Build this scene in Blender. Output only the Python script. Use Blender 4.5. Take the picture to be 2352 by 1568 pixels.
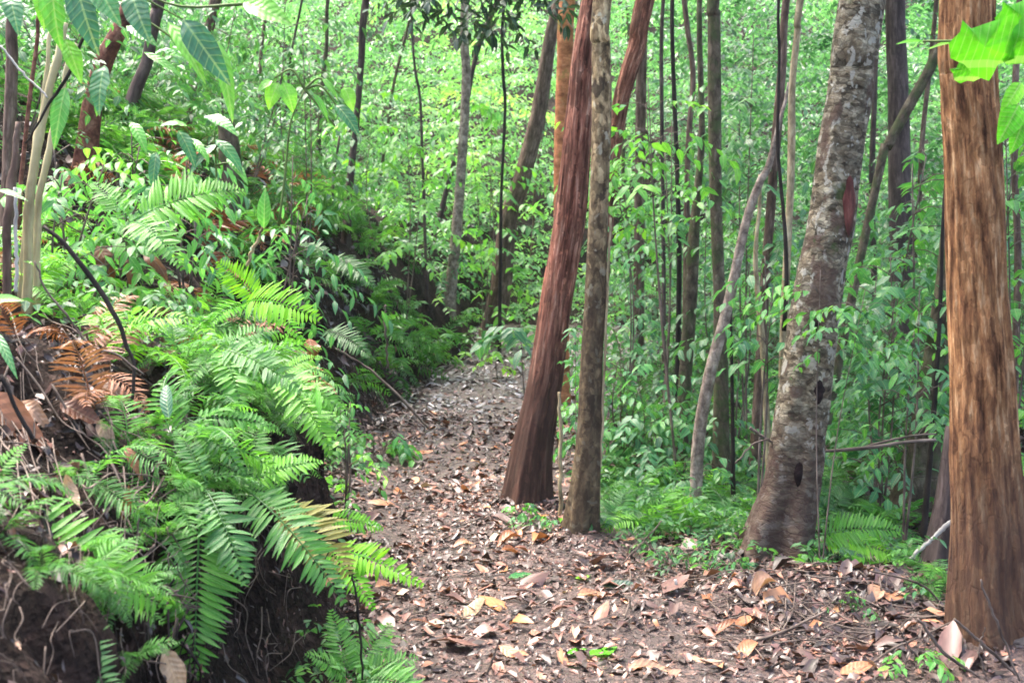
import bpy, math
import numpy as np
from mathutils import Vector, Matrix

for _o in list(bpy.data.objects):
    bpy.data.objects.remove(_o, do_unlink=True)
sc = bpy.context.scene
COL = sc.collection
R = math.radians

# ------------------------------------------------------------------ camera, sky, sun, exposure
F = 2839.0                       # focal length in pixels of a 2352 px wide picture
CAM_H = 1.5
PITCH = math.atan(224.0 / F)
cam_data = bpy.data.cameras.new("camera")
cam = bpy.data.objects.new("camera", cam_data)
COL.objects.link(cam)
cam.location = (0, 0, CAM_H)
cam.rotation_euler = (math.pi / 2 - PITCH, 0, 0)
cam_data.sensor_width = 36.0
cam_data.lens = 36.0 * F / 2352.0
cam_data.dof.use_dof = True
cam_data.dof.focus_distance = 5.4
cam_data.dof.aperture_fstop = 5.8
cam_data.clip_start = 0.05
cam_data.clip_end = 600.0
sc.camera = cam

SUN_EL, SUN_AZ = R(66), R(-50)    # high, very soft light from ahead and to the left
world = bpy.data.worlds.new("World")
sc.world = world
world.use_nodes = True
wn = world.node_tree.nodes
wl = world.node_tree.links
wn.clear()
w_out = wn.new('ShaderNodeOutputWorld')
w_bg = wn.new('ShaderNodeBackground')
w_sky = wn.new('ShaderNodeTexSky')
w_sky.sky_type = 'NISHITA'
w_sky.sun_disc = False
w_sky.sun_elevation = SUN_EL
w_sky.sun_rotation = SUN_AZ
w_sky.air_density = 1.0
w_sky.dust_density = 6.0
w_sky.ozone_density = 0.6
w_bg.inputs['Strength'].default_value = 0.12
wl.new(w_sky.outputs[0], w_bg.inputs['Color'])
wl.new(w_bg.outputs[0], w_out.inputs['Surface'])

sun_data = bpy.data.lights.new("sun", 'SUN')
sun_data.energy = 1.25
sun_data.angle = R(28)
sun_data.color = (1.0, 0.96, 0.88)
sun = bpy.data.objects.new("sun", sun_data)
COL.objects.link(sun)
_sd = Vector((math.sin(SUN_AZ) * math.cos(SUN_EL), math.cos(SUN_AZ) * math.cos(SUN_EL), math.sin(SUN_EL)))
sun.rotation_euler = _sd.to_track_quat('Z', 'Y').to_euler()

sc.view_settings.view_transform = 'Standard'
sc.view_settings.look = 'None'
sc.view_settings.gamma = 1.0
sc.view_settings.exposure = 3.05
sc.cycles.max_bounces = 7
sc.cycles.diffuse_bounces = 2
sc.cycles.glossy_bounces = 2
sc.cycles.transmission_bounces = 3
sc.cycles.filter_width = 1.7

# ------------------------------------------------------------------ small maths
rng = np.random.default_rng(11)

def at(px, py, d):
    """world point seen at pixel (px,py) of the 2352x1568 photograph, d metres ahead"""
    cp, sp = math.cos(PITCH), math.sin(PITCH)
    a, b = (px - 1176.0) / F, (784.0 - py) / F
    v = np.array([a, cp + b * sp, -sp + b * cp])
    return np.array([0, 0, CAM_H]) + v * (d / v[1])

def wpx(w, d):
    return w / F * d

def _hash(ix, iy, iz, seed):
    h = (ix * 374761393 + iy * 668265263 + iz * 2147483647 + seed * 974711) & 0xffffffff
    h = ((h ^ (h >> 13)) * 1274126177) & 0xffffffff
    h = h ^ (h >> 16)
    return (h & 0xffff) / 65535.0

def vnoise(x, y, z=0.0, seed=0):
    x, y, z = np.broadcast_arrays(np.asarray(x, float), np.asarray(y, float), np.asarray(z, float))
    xi, yi, zi = np.floor(x).astype(np.int64), np.floor(y).astype(np.int64), np.floor(z).astype(np.int64)
    fx, fy, fz = x - xi, y - yi, z - zi
    fx, fy, fz = fx*fx*(3-2*fx), fy*fy*(3-2*fy), fz*fz*(3-2*fz)
    r = 0
    for dx in (0, 1):
        for dy in (0, 1):
            for dz in (0, 1):
                w = (fx if dx else 1-fx) * (fy if dy else 1-fy) * (fz if dz else 1-fz)
                r = r + w * _hash(xi+dx, yi+dy, zi+dz, seed)
    return r * 2 - 1

def fbm(x, y, z=0.0, seed=0, octv=3):
    r, a = 0, 1.0
    for o in range(octv):
        r = r + a * vnoise(np.asarray(x)*2**o, np.asarray(y)*2**o, np.asarray(z)*2**o, seed+o*7)
        a *= 0.5
    return r

def norm(v):
    v = np.asarray(v, float)
    return v / np.maximum(np.linalg.norm(v, axis=-1, keepdims=True), 1e-9)

# ------------------------------------------------------------------ terrain
XL_Y = [-5, 2.5, 4.2, 5.2, 6.4, 8.5, 9.7, 12, 14.7, 16.4, 19, 22, 27, 34, 60]
XL_X = [-.60, -.56, -.60, -.74, -.88, -1.36, -1.15, -1.05, -.95, -.62, -.6, .2, 3.2, 7.5, 25]
XR_Y = [-5, 4.7, 5.3, 6.0, 6.8, 8, 10, 12, 15, 17, 19, 23, 30, 60]
XR_X = [2.3, 2.3, 1.45, .75, .42, .55, .8, 1.2, 1.5, 1.7, 2.2, 4.2, 9, 28]
P1_S = [0, .06, .2, .32, .6, 1.2, 2, 4, 8, 20, 45, 90]
P1_Z = [0, .10, .62, .84, 1.0, 1.32, 1.72, 2.5, 3.8, 7.5, 17, 30]
P2_S = [0, .15, .35, .7, 1.2, 1.8, 3, 6, 20, 45, 90]
P2_Z = [0, .34, .82, 1.38, 1.95, 2.35, 2.7, 3.5, 7.6, 17, 30]

def path_left(y): return np.interp(y, XL_Y, XL_X)
def path_right(y): return np.interp(y, XR_Y, XR_X)

def H(x, y):
    x = np.asarray(x, float); y = np.asarray(y, float)
    wob = 0.10 * vnoise(y*1.3, x*0.2, 3.3, 5) + 0.05 * vnoise(y*4.1, x*.6, 1.3, 6)
    s = path_left(y) + wob*0.8 - x
    k = np.clip((y - 5.6) / 1.6, 0, 1); k = k*k*(3-2*k)
    dip = np.exp(-((y-7.3)/.9)**2)
    q = np.clip((y-4.5)/1.0, 0, 1)
    zl = (1-k) * np.interp(s, P1_S, P1_Z) * (1 - .24*q*np.clip((s-.25)/.4, 0, 1)) + k * np.interp(s - .25*dip, P2_S, P2_Z)
    far = np.clip((y - 15) / 9, 0, 1)
    zl = zl * (1 - .35*far)
    s_in = np.clip(s / .3, 0, 1)
    zl = zl + s_in*.028*fbm(x*15, y*15, 0, 25, 3)*(y < 7)
    zl = zl + s_in * (.10*fbm(x*1.7, y*1.7, 0, 21) + .05*fbm(x*6, y*6, 0, 22, 2))
    r = x - path_right(y)
    rin = np.clip(r / .8, 0, 1)
    zr = rin * (-.06 - .10*np.clip((y-7)/4, 0, 1) - .012*np.clip(r, 0, 12)) + rin * .06 * fbm(x*1.3, y*1.3, 2, 31)
    mound = .13*np.exp(-((x-1.35)/.75)**2 - ((y-5.05)/.28)**2) + .07*np.exp(-((x-1.9)/.3)**2 - ((y-4.5)/.3)**2)
    for tx, ty in ((.07, 6.95), (.33, 6.13), (1.22, 5.8), (1.72, 4.5), (1.9, 5.3)):
        mound = mound + .055*np.exp(-((x-tx)**2+(y-ty)**2)/.05)
    base = .012*fbm(x*2.3, y*2.3, 0, 41) + .006*vnoise(x*9, y*9, 0, 43)
    rise = .10*np.clip(y-17, 0, 9) + .30*np.clip(y-26, 0, 12) + .45*np.clip(y-38, 0, 100)
    return np.where(s > 0, np.maximum(zl, 0), 0) + zr + mound + base + rise

def ground_hit(px, py):
    """first terrain point along the sight line: used to know where a thing stands"""
    t = np.linspace(1.5, 40, 4000)
    c = np.array([0, 0, CAM_H])
    v = (at(px, py, 1.0) - c)
    p = c + t[:, None] * v
    k = np.argmax(p[:, 2] < H(p[:, 0], p[:, 1]))
    return p[k]

# ------------------------------------------------------------------ mesh helpers
def mesh_np(name, V, Fc, rnd=None, rest=None, smooth=True, mat=None):
    """V (n,3); Fc (m,3|4) or list of such arrays"""
    if not isinstance(Fc, (list, tuple)): Fc = [Fc]
    Fc = [np.asarray(f) for f in Fc if len(f)]
    me = bpy.data.meshes.new(name)
    V = np.asarray(V, np.float32)
    me.vertices.add(len(V)); me.vertices.foreach_set("co", V.ravel())
    loops = np.concatenate([f.ravel() for f in Fc]).astype(np.int32)
    tot = np.concatenate([np.full(len(f), f.shape[1]) for f in Fc]).astype(np.int32)
    start = np.concatenate([[0], np.cumsum(tot)[:-1]]).astype(np.int32)
    me.loops.add(len(loops)); me.loops.foreach_set("vertex_index", loops)
    me.polygons.add(len(tot)); me.polygons.foreach_set("loop_start", start)
    me.polygons.foreach_set("use_smooth", np.full(len(tot), bool(smooth)))
    if rnd is not None:
        a = me.attributes.new("rnd", 'FLOAT', 'POINT'); a.data.foreach_set("value", np.asarray(rnd, np.float32).ravel())
    if rest is not None:
        a = me.attributes.new("rest", 'FLOAT_VECTOR', 'POINT'); a.data.foreach_set("vector", np.asarray(rest, np.float32).ravel())
    me.update(calc_edges=True)
    if mat: me.materials.append(mat)
    return me

def obj(name, me, parent=None, matrix=None):
    o = bpy.data.objects.new(name, me)
    COL.objects.link(o)
    if parent is not None: o.parent = parent
    if matrix is not None: o.matrix_local = matrix
    return o

def tag(o, label=None, cat=None, group=None, kind=None):
    if label: o['label'] = label
    if cat: o['category'] = cat
    if group: o['group'] = group
    if kind: o['kind'] = kind
    return o

def empty(name, loc):
    o = bpy.data.objects.new(name, None)
    COL.objects.link(o); o.location = tuple(loc); o.empty_display_size = .1
    return o

class Acc:
    """collects pieces into one mesh"""
    def __init__(s): s.V = []; s.T = []; s.Q = []; s.r = []; s.rest = []; s.n = 0
    def add(s, V, Fc, rnd, rest=None):
        V = np.asarray(V, float); Fc = np.asarray(Fc)
        s.V.append(V); (s.T if Fc.shape[1] == 3 else s.Q).append(Fc + s.n)
        s.r.append(np.broadcast_to(np.asarray(rnd, float), (len(V),)))
        s.rest.append(V if rest is None else rest); s.n += len(V)
    def mesh(s, name, mat, smooth=True, origin=None):
        V = np.concatenate(s.V)
        if origin is not None: V = V - np.asarray(origin)
        fs = []
        if s.T: fs.append(np.concatenate(s.T))
        if s.Q: fs.append(np.concatenate(s.Q))
        return mesh_np(name, V, fs, np.concatenate(s.r), np.concatenate(s.rest), smooth, mat)

def catmull(P, n):
    P = np.asarray(P, float)
    if len(P) == 2: 
        t = np.linspace(0, 1, n)[:, None]; return P[0]*(1-t) + P[1]*t
    Q = np.vstack([2*P[0]-P[1], P, 2*P[-1]-P[-2]])
    u = np.linspace(0, len(P)-1, n); i = np.minimum(u.astype(int), len(P)-2); t = (u-i)[:, None]
    a, b, c, d = Q[i], Q[i+1], Q[i+2], Q[i+3]
    return .5*((2*b) + (-a+c)*t + (2*a-5*b+4*c-d)*t**2 + (-a+3*b-3*c+d)*t**3)

def tube(C, rad, sides=8, ridge=None, cap=True):
    """ridge(theta, length, radius)->extra radius. returns V,Q,rest"""
    C = np.asarray(C, float); n = len(C)
    rad = np.broadcast_to(np.asarray(rad, float), (n,))
    T = norm(np.gradient(C, axis=0))
    a = np.array([0, 1, 0.]) if abs(T[0][1]) < .9 else np.array([1., 0, 0])
    X = np.cross(a, T[0]); X /= np.linalg.norm(X)
    Xs = np.zeros((n, 3)); Xs[0] = X
    for i in range(1, n):
        v = Xs[i-1] - T[i]*np.dot(Xs[i-1], T[i]); Xs[i] = v/np.linalg.norm(v)
    Ys = np.cross(T, Xs)
    th = np.linspace(0, 2*np.pi, sides, endpoint=False)
    L = np.concatenate([[0], np.cumsum(np.linalg.norm(np.diff(C, axis=0), axis=1))])
    rr = np.repeat(rad[:, None], sides, 1)
    if ridge is not None: rr = rr + ridge(th[None, :], L[:, None], rad[:, None])
    V = C[:, None, :] + rr[..., None]*(np.cos(th)[None, :, None]*Xs[:, None, :] + np.sin(th)[None, :, None]*Ys[:, None, :])
    rest = np.stack([rad[:, None]*np.cos(th)[None, :], rad[:, None]*np.sin(th)[None, :], np.repeat(L[:, None], sides, 1)], -1)
    i = np.arange(n-1)[:, None]*sides; j = np.arange(sides)[None, :]; k = (j+1) % sides
    Q = np.stack([i+j, i+k, i+sides+k, i+sides+j], -1).reshape(-1, 4)
    V = V.reshape(-1, 3); rest = rest.reshape(-1, 3)
    if cap:
        V = np.vstack([V, C[0], C[-1]]); rest = np.vstack([rest, [0, 0, 0], [0, 0, L[-1]]])
        m = n*sides
        jj = np.arange(sides); kk = (jj+1) % sides
        c0 = np.stack([np.full(sides, m), kk, jj, jj], -1); c1 = np.stack([np.full(sides, m+1), (n-1)*sides+jj, (n-1)*sides+kk, (n-1)*sides+kk], -1)
        tri = np.vstack([c0[:, :3], c1[:, :3]])
        return V, Q, rest, tri
    return V, Q, rest, np.zeros((0, 3), int)

def add_tube(acc, C, rad, sides=6, rnd=.5, ridge=None):
    V, Q, rest, tri = tube(C, rad, sides, ridge)
    n0 = acc.n
    acc.add(V, Q, rnd, rest)
    acc.T.append(tri + n0)

# leaf templates: (u along, v across, lift)
def _leaf_tpl(us, ws, tri=False):
    V = [(0, 0)]
    for u, w in zip(us, ws): V += [(u, -w), (u, 0), (u, w)]
    V.append((1, 0)); n = len(us); Fq = []; Ft = [(0, 2, 1), (0, 3, 2)]
    for i in range(n-1):
        a = 1+3*i; b = a+3
        Fq += [(a, a+1, b+1, b), (a+1, a+2, b+2, b+1)]
    a = 1+3*(n-1); e = 1+3*n
    Ft += [(a, a+1, e), (a+1, a+2, e)]
    return np.array(V, float), np.array(Ft), (np.array(Fq) if Fq else np.zeros((0, 4), int))
TPL = {
 'rhomb': (np.array([(0, 0), (.42, 1), (1, 0), (.42, -1)], float), np.array([(0, 2, 1), (0, 3, 2)]), np.zeros((0, 4), int)),
 'leaf': _leaf_tpl([.3, .65], [.95, .75]),
 'fine': _leaf_tpl([.07, .16, .28, .42, .57, .72, .86, .95], [.36, .7, .92, 1, .9, .66, .36, .15]),
 'heart': _leaf_tpl([-.08, .04, .16, .3, .45, .6, .75, .9], [.5, .85, 1, .98, .84, .6, .36, .13]),
 'round': _leaf_tpl([.06, .18, .34, .5, .66, .82, .94], [.45, .8, .98, 1, .92, .66, .35]),
 'frag': (np.array([(0, 0), (.35, .9), (.9, .55), (1, -.25), (.45, -1)], float), np.array([(0, 2, 1), (0, 3, 2), (0, 4, 3)]), np.zeros((0, 4), int)),
}

def leaves(acc, P, D, N, L, W, rnd, tpl='leaf', fold=.25, bend=.2, wave=0.0, curl=0.0):
    """one leaf per row of P"""
    t, Ft, Fq = TPL[tpl]
    P = np.atleast_2d(P); m = len(P); k = len(t)
    D = norm(np.broadcast_to(D, (m, 3))); N = np.broadcast_to(N, (m, 3))
    S = norm(np.cross(D, N)); N = norm(np.cross(S, D))
    L = np.broadcast_to(L, (m,))[:, None]; W = np.broadcast_to(W, (m,))[:, None]
    bend = np.broadcast_to(bend, (m,))[:, None]; fold = np.broadcast_to(fold, (m,))[:, None]
    u, v = t[:, 0][None], t[:, 1][None]
    ang = bend*u*2.0
    along = L*(u - bend**2*u**3*.6); drop = -L*bend*u**2
    lift = fold*np.abs(v)*W*.5 + drop
    if wave: lift = lift + wave*W*np.sin(u*17 + rng.uniform(0, 6, (m, 1)))*np.abs(v)*.5
    if curl: lift = lift + curl*W*(v**2)*.8*np.sin(u*3+rng.uniform(0, 6, (m, 1))) + curl*L*.25*np.sin(u*4+rng.uniform(0, 6, (m, 1)))*np.ones_like(v)
    V = P[:, None] + along[..., None]*D[:, None] + (W*.5*v)[..., None]*S[:, None] + lift[..., None]*N[:, None]
    base = (np.arange(m)*k)[:, None, None] + acc.n
    r = np.broadcast_to(np.broadcast_to(rnd, (m,))[:, None], (m, k)).ravel()
    rest = np.stack([np.broadcast_to(u, (m, k)), np.broadcast_to(v, (m, k)), np.broadcast_to(np.broadcast_to(rnd, (m,))[:, None], (m, k))*37], -1).reshape(-1, 3)
    acc.V.append(V.reshape(-1, 3)); acc.r.append(r); acc.rest.append(rest)
    acc.T.append((Ft[None]+base).reshape(-1, 3))
    if len(Fq): acc.Q.append((Fq[None]+base).reshape(-1, 4))
    acc.n += m*k

# ------------------------------------------------------------------ materials
def newmat(name):
    m = bpy.data.materials.new(name); m.use_nodes = True
    nt = m.node_tree; nt.nodes.clear()
    return m, nt, nt.nodes, nt.links

def ramp(nt, fac, stops, interp='LINEAR'):
    r = nt.nodes.new('ShaderNodeValToRGB'); r.color_ramp.interpolation = interp
    e = r.color_ramp.elements
    e[0].position, e[0].color = stops[0][0], (*stops[0][1], 1)
    e[1].position, e[1].color = stops[-1][0], (*stops[-1][1], 1)
    for p, c in stops[1:-1]:
        x = e.new(p); x.color = (*c, 1)
    if fac is not None: nt.links.new(fac, r.inputs['Fac'])
    return r

def attr(nt, name):
    a = nt.nodes.new('ShaderNodeAttribute'); a.attribute_name = name; return a

def noise(nt, vec, scale, detail=3, rough=.55, dist=0.0):
    n = nt.nodes.new('ShaderNodeTexNoise'); n.inputs['Scale'].default_value = scale
    n.inputs['Detail'].default_value = detail; n.inputs['Roughness'].default_value = rough
    n.inputs['Distortion'].default_value = dist
    if vec is not None: nt.links.new(vec, n.inputs['Vector'])
    return n

def mapping(nt, vec, s):
    m = nt.nodes.new('ShaderNodeMapping'); m.inputs['Scale'].default_value = s
    nt.links.new(vec, m.inputs['Vector']); return m.outputs[0]

def mixc(nt, fac, a, b, mode='MIX'):
    m = nt.nodes.new('ShaderNodeMix'); m.data_type = 'RGBA'; m.blend_type = mode
    for s, v in ((m.inputs[0], fac), (m.inputs[6], a), (m.inputs[7], b)):
        if isinstance(v, (int, float)): s.default_value = v
        elif isinstance(v, tuple): s.default_value = (*v, 1)
        else: nt.links.new(v, s)
    return m.outputs[2]

def math_(nt, op, a, b=None):
    m = nt.nodes.new('ShaderNodeMath'); m.operation = op
    for s, v in ((m.inputs[0], a), (m.inputs[1], b)):
        if v is None: continue
        if isinstance(v, (int, float)): s.default_value = v
        else: nt.links.new(v, s)
    return m.outputs[0]

def leaf_mat(name, stops, rough=.4, trans=.35, spec=.5, boost=1.6, veins=True):
    m, nt, n, l = newmat(name)
    a = attr(nt, 'rnd'); rc = ramp(nt, a.outputs['Fac'], stops)
    rs = attr(nt, 'rest')
    nz = noise(nt, rs.outputs['Vector'], 3.0, 3)
    c = mixc(nt, .55, rc.outputs[0], mixc(nt, 1.0, rc.outputs[0], ramp(nt, nz.outputs['Fac'], [(.3, (.45, .45, .45)), (.7, (1.5, 1.5, 1.5))]).outputs[0], 'MULTIPLY'))
    if veins:   # paler midrib
        sep = n.new('ShaderNodeSeparateXYZ'); l.new(rs.outputs['Vector'], sep.inputs[0])
        av = math_(nt, 'ABSOLUTE', sep.outputs[1])
        mr = math_(nt, 'LESS_THAN', av, .07)
        c = mixc(nt, math_(nt, 'MULTIPLY', mr, .35), c, (.30, .42, .16) if veins != 'dry' else (.30, .20, .12))
        # side veins running out and forward from the midrib
        ph = math_(nt, 'FRACT', math_(nt, 'MULTIPLY', math_(nt, 'SUBTRACT', sep.outputs[0], math_(nt, 'MULTIPLY', av, .16)), 9.0))
        vn = math_(nt, 'LESS_THAN', ph, .13)
        c = mixc(nt, math_(nt, 'MULTIPLY', vn, .28), c, (.30, .42, .16) if veins != 'dry' else (.22, .12, .07))
        blot = noise(nt, rs.outputs['Vector'], 7.0, 5, .7)
        bf = ramp(nt, blot.outputs['Fac'], [(.60, (0, 0, 0)), (.68, (1, 1, 1))])
        c = mixc(nt, math_(nt, 'MULTIPLY', bf.outputs[0], .35 if veins != 'dry' else .7), c, (.10, .11, .03) if veins != 'dry' else (.07, .035, .022))
    p = n.new('ShaderNodeBsdfPrincipled'); l.new(c, p.inputs['Base Color'])
    p.inputs['Roughness'].default_value = rough
    p.inputs['Specular IOR Level'].default_value = spec
    if veins:
        b = n.new('ShaderNodeBump'); b.inputs['Strength'].default_value = .5; b.inputs['Distance'].default_value = .004
        hh = math_(nt, 'ADD', math_(nt, 'ABSOLUTE', math_(nt, 'SUBTRACT', ph, .5)), math_(nt, 'MULTIPLY', nz.outputs['Fac'], .8))
        l.new(hh, b.inputs['Height']); l.new(b.outputs[0], p.inputs['Normal'])
    t = n.new('ShaderNodeBsdfTranslucent')
    tc = mixc(nt, 1.0, c, (boost*1.05, boost, boost*.6), 'MULTIPLY'); l.new(tc, t.inputs['Color'])
    mx = n.new('ShaderNodeMixShader'); mx.inputs[0].default_value = trans
    l.new(p.outputs[0], mx.inputs[1]); l.new(t.outputs[0], mx.inputs[2])
    o = n.new('ShaderNodeOutputMaterial'); l.new(mx.outputs[0], o.inputs['Surface'])
    return m

def bark_mat(name, stops, stretch=(9, 9, 1.4), scale=5.0, crack=.6, moss=None, rough=.8, bump=.5, fine=22.0, crack_col=None, dist=.4, spots=None, low=None, plates=None, spec=.15, plate_z=1.7, plate_k=(.45, 1.75)):
    m, nt, n, l = newmat(name)
    rs = attr(nt, 'rest').outputs['Vector']
    v = mapping(nt, rs, stretch)
    n1 = noise(nt, v, scale, 6, .65, dist)
    n2 = noise(nt, mapping(nt, rs, (stretch[0]*.3, stretch[1]*.3, stretch[2]*1.2)), scale*.8, 4, .6)
    base = ramp(nt, n1.outputs['Fac'], stops)
    tone = ramp(nt, n2.outputs['Fac'], [(.3, (.55, .55, .55)), (.7, (1.35, 1.35, 1.35))])
    c = mixc(nt, 1.0, base.outputs[0], tone.outputs[0], 'MULTIPLY')
    vo = n.new('ShaderNodeTexVoronoi'); vo.feature = 'DISTANCE_TO_EDGE'; vo.inputs['Scale'].default_value = fine
    nd = noise(nt, rs, 9, 2)
    wv = mixc(nt, .06, mapping(nt, rs, (1, 1, stretch[2]/max(stretch[0], .01))), nd.outputs['Color'], 'ADD')
    l.new(wv, vo.inputs['Vector'])
    cr = ramp(nt, vo.outputs['Distance'], [(0.0, (0, 0, 0)), (.10, (1, 1, 1))])
    c = mixc(nt, math_(nt, 'MULTIPLY', math_(nt, 'SUBTRACT', 1.0, cr.outputs[0]), crack), c, crack_col or (.012, .008, .006))
    if plates:
        vp = n.new('ShaderNodeTexVoronoi'); vp.inputs['Scale'].default_value = plates
        l.new(mixc(nt, .05, mapping(nt, rs, (1, 1, plate_z)), noise(nt, rs, 14, 3).outputs['Color'], 'ADD'), vp.inputs['Vector'])
        sc_ = n.new('ShaderNodeSeparateColor'); l.new(vp.outputs['Color'], sc_.inputs[0])
        pr = ramp(nt, sc_.outputs[0], [(0, (plate_k[0], plate_k[0]*.95, plate_k[0]*.9)), (.5, (.95, .93, .90)), (1, (plate_k[1], plate_k[1]*.97, plate_k[1]*.92))])
        c = mixc(nt, 1.0, c, pr.outputs[0], 'MULTIPLY')
    if spots:   # (colour, scale, threshold)
        for col, s, th in spots:
            ns = noise(nt, mapping(nt, rs, (1, 1, .75)), s, 4, .6, .3)
            f = ramp(nt, ns.outputs['Fac'], [(th, (0, 0, 0)), (th+.035, (1, 1, 1))])
            c = mixc(nt, math_(nt, 'MULTIPLY', f.outputs[0], .85), c, col)
    if moss:
        nm = noise(nt, rs, 5, 5, .7)
        f = ramp(nt, nm.outputs['Fac'], [(moss[1], (0, 0, 0)), (moss[1]+.15, (1, 1, 1))])
        c = mixc(nt, math_(nt, 'MULTIPLY', f.outputs[0], .7), c, moss[0])
    if low:     # damp soil-stained foot: (colour, height)
        sep = n.new('ShaderNodeSeparateXYZ'); l.new(rs, sep.inputs[0])
        hz = math_(nt, 'ADD', sep.outputs[2], math_(nt, 'MULTIPLY', n2.outputs['Fac'], -low[1]*.9))
        f = ramp(nt, math_(nt, 'DIVIDE', hz, low[1]), [(.1, (1, 1, 1)), (.8, (0, 0, 0))])
        c = mixc(nt, math_(nt, 'MULTIPLY', f.outputs[0], .8), c, low[0])
    p = n.new('ShaderNodeBsdfPrincipled'); l.new(c, p.inputs['Base Color'])
    p.inputs['Roughness'].default_value = rough; p.inputs['Specular IOR Level'].default_value = spec
    b = n.new('ShaderNodeBump'); b.inputs['Strength'].default_value = bump; b.inputs['Distance'].default_value = .012
    hh = math_(nt, 'ADD', n1.outputs['Fac'], math_(nt, 'MULTIPLY', cr.outputs[0], .5*crack))
    if plates: hh = math_(nt, 'ADD', hh, math_(nt, 'MULTIPLY', sc_.outputs[0], .5))
    l.new(hh, b.inputs['Height']); l.new(b.outputs[0], p.inputs['Normal'])
    o = n.new('ShaderNodeOutputMaterial'); l.new(p.outputs[0], o.inputs['Surface'])
    return m
# ------------------------------------------------------------------ material set
G_FAR = leaf_mat("foliage_far", [(0, (.010, .042, .022)), (.3, (.036, .115, .050)), (.6, (.080, .220, .090)), (.85, (.145, .34, .115)), (1, (.24, .42, .11))], .33, .45, .55, 2.0, False)
G_MID = leaf_mat("foliage_mid", [(0, (.012, .05, .028)), (.4, (.030, .135, .042)), (.75, (.075, .26, .04)), (1, (.20, .42, .04))], .33, .34, .5, 1.8)
G_BROAD = leaf_mat("broad_leaf", [(0, (.022, .095, .055)), (.4, (.036, .165, .06)), (.7, (.08, .29, .04)), (1, (.19, .46, .03))], .35, .34, .42, 1.8)
G_FERN = leaf_mat("fern_leaf", [(0, (.016, .068, .024)), (.35, (.034, .15, .030)), (.7, (.085, .29, .020)), (.9, (.14, .41, .012)), (1, (.20, .46, .02))], .34, .34, .38, 1.9)
G_OLIVE = leaf_mat('olive_fern_leaf', [(0, (.06, .08, .015)), (.6, (.13, .14, .018)), (1, (.19, .17, .03))], .40, .35, .35, 1.5)
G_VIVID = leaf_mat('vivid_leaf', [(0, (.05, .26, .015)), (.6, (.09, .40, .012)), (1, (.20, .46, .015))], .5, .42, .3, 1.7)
G_DARK = leaf_mat("dark_leaf", [(0, (.012, .035, .028)), (.6, (.025, .07, .05)), (1, (.05, .12, .06))], .38, .2, .5, 1.3)
LITTER = leaf_mat("dead_leaf", [(0, (.022, .015, .014)), (.3, (.070, .044, .040)), (.55, (.165, .082, .066)), (.78, (.31, .150, .10)), (.9, (.42, .175, .065)), (1, (.46, .33, .24))], .42, .08, .5, 1.0, False)
LITTER_GREY_SHEEN = leaf_mat('grey_sheen_leaf', [(0, (.06, .05, .05)), (.4, (.15, .132, .135)), (.8, (.30, .275, .285)), (1, (.42, .39, .39))], .28, .05, .7, 1.0, False)  # greyish leaves, with the wet sky sheen painted into their colour
DRY = leaf_mat("dry_leaf", [(0, (.07, .025, .014)), (.25, (.20, .065, .022)), (.5, (.34, .14, .065)), (.75, (.36, .22, .14)), (1, (.44, .31, .17))], .45, .15, .45, 1.1, 'dry')

B_RED = bark_mat("bark_red_stringy", [(.30, (.030, .013, .010)), (.42, (.12, .044, .030)), (.54, (.23, .10, .070)), (.70, (.42, .26, .20))], (14, 14, 1.3), 4.0, .25, None, .75, .9, 8.0, None, .2, None, ((.035, .024, .020), 1.1), 48, plate_z=.13, plate_k=(.55, 1.5))
B_LICH = bark_mat("bark_lichen", [(.3, (.04, .027, .019)), (.43, (.14, .10, .055)), (.54, (.32, .24, .14)), (.72, (.48, .40, .25))], (4, 4, 1.6), 6.0, .3, None, .8, .8, 16, None, .5, [((.42, .38, .28), 16, .60), ((.03, .022, .016), 9, .60)], ((.035, .025, .018), 2.1), 34, plate_z=.8, plate_k=(.5, 1.7))
B_GREY = bark_mat("bark_grey_plates", [(.3, (.055, .042, .028)), (.45, (.12, .100, .070)), (.58, (.20, .18, .135)), (.75, (.30, .28, .215))], (3, 3, 4.0), 5.5, .40, None, .9, .9, 30, (.035, .022, .018), .6, [((.33, .315, .265), 20, .57), ((.085, .055, .042), 5, .56), ((.05, .07, .025), 4, .62)], ((.06, .036, .030), .7), 30)
B_PINE = bark_mat("bark_orange_fissured", [(.32, (.040, .019, .011)), (.43, (.15, .070, .034)), (.54, (.30, .155, .072)), (.70, (.50, .35, .21))], (11, 11, 1.5), 4.0, .22, None, .9, 1.0, 36, (.06, .022, .012), .12, None, ((.06, .036, .028), .9), 60, plate_z=.30, plate_k=(.72, 1.28))
B_DARK = bark_mat("bark_dark_grey", [(.3, (.035, .026, .024)), (.55, (.085, .062, .056)), (.75, (.17, .13, .115))], (8, 8, 1.2), 4, .3)
B_BROWN = bark_mat("bark_brown", [(.3, (.05, .032, .024)), (.5, (.13, .085, .065)), (.75, (.28, .20, .16))], (8, 8, 1.4), 4, .35)
B_PALE = bark_mat("bark_pale_tan", [(.3, (.12, .085, .05)), (.5, (.32, .25, .15)), (.75, (.52, .45, .30))], (6, 6, 1.8), 5, .25)
B_MOSS = bark_mat("bark_mossy", [(.3, (.04, .03, .022)), (.55, (.11, .085, .06)), (.75, (.22, .19, .14))], (5, 5, 2.2), 5, .4, ((.06, .09, .03), .48))
B_TWIST = bark_mat("bark_pale_twisted", [(.3, (.09, .065, .05)), (.5, (.26, .20, .16)), (.75, (.48, .41, .34))], (5, 5, 3), 5, .35, ((.08, .12, .05), .60))
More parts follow.
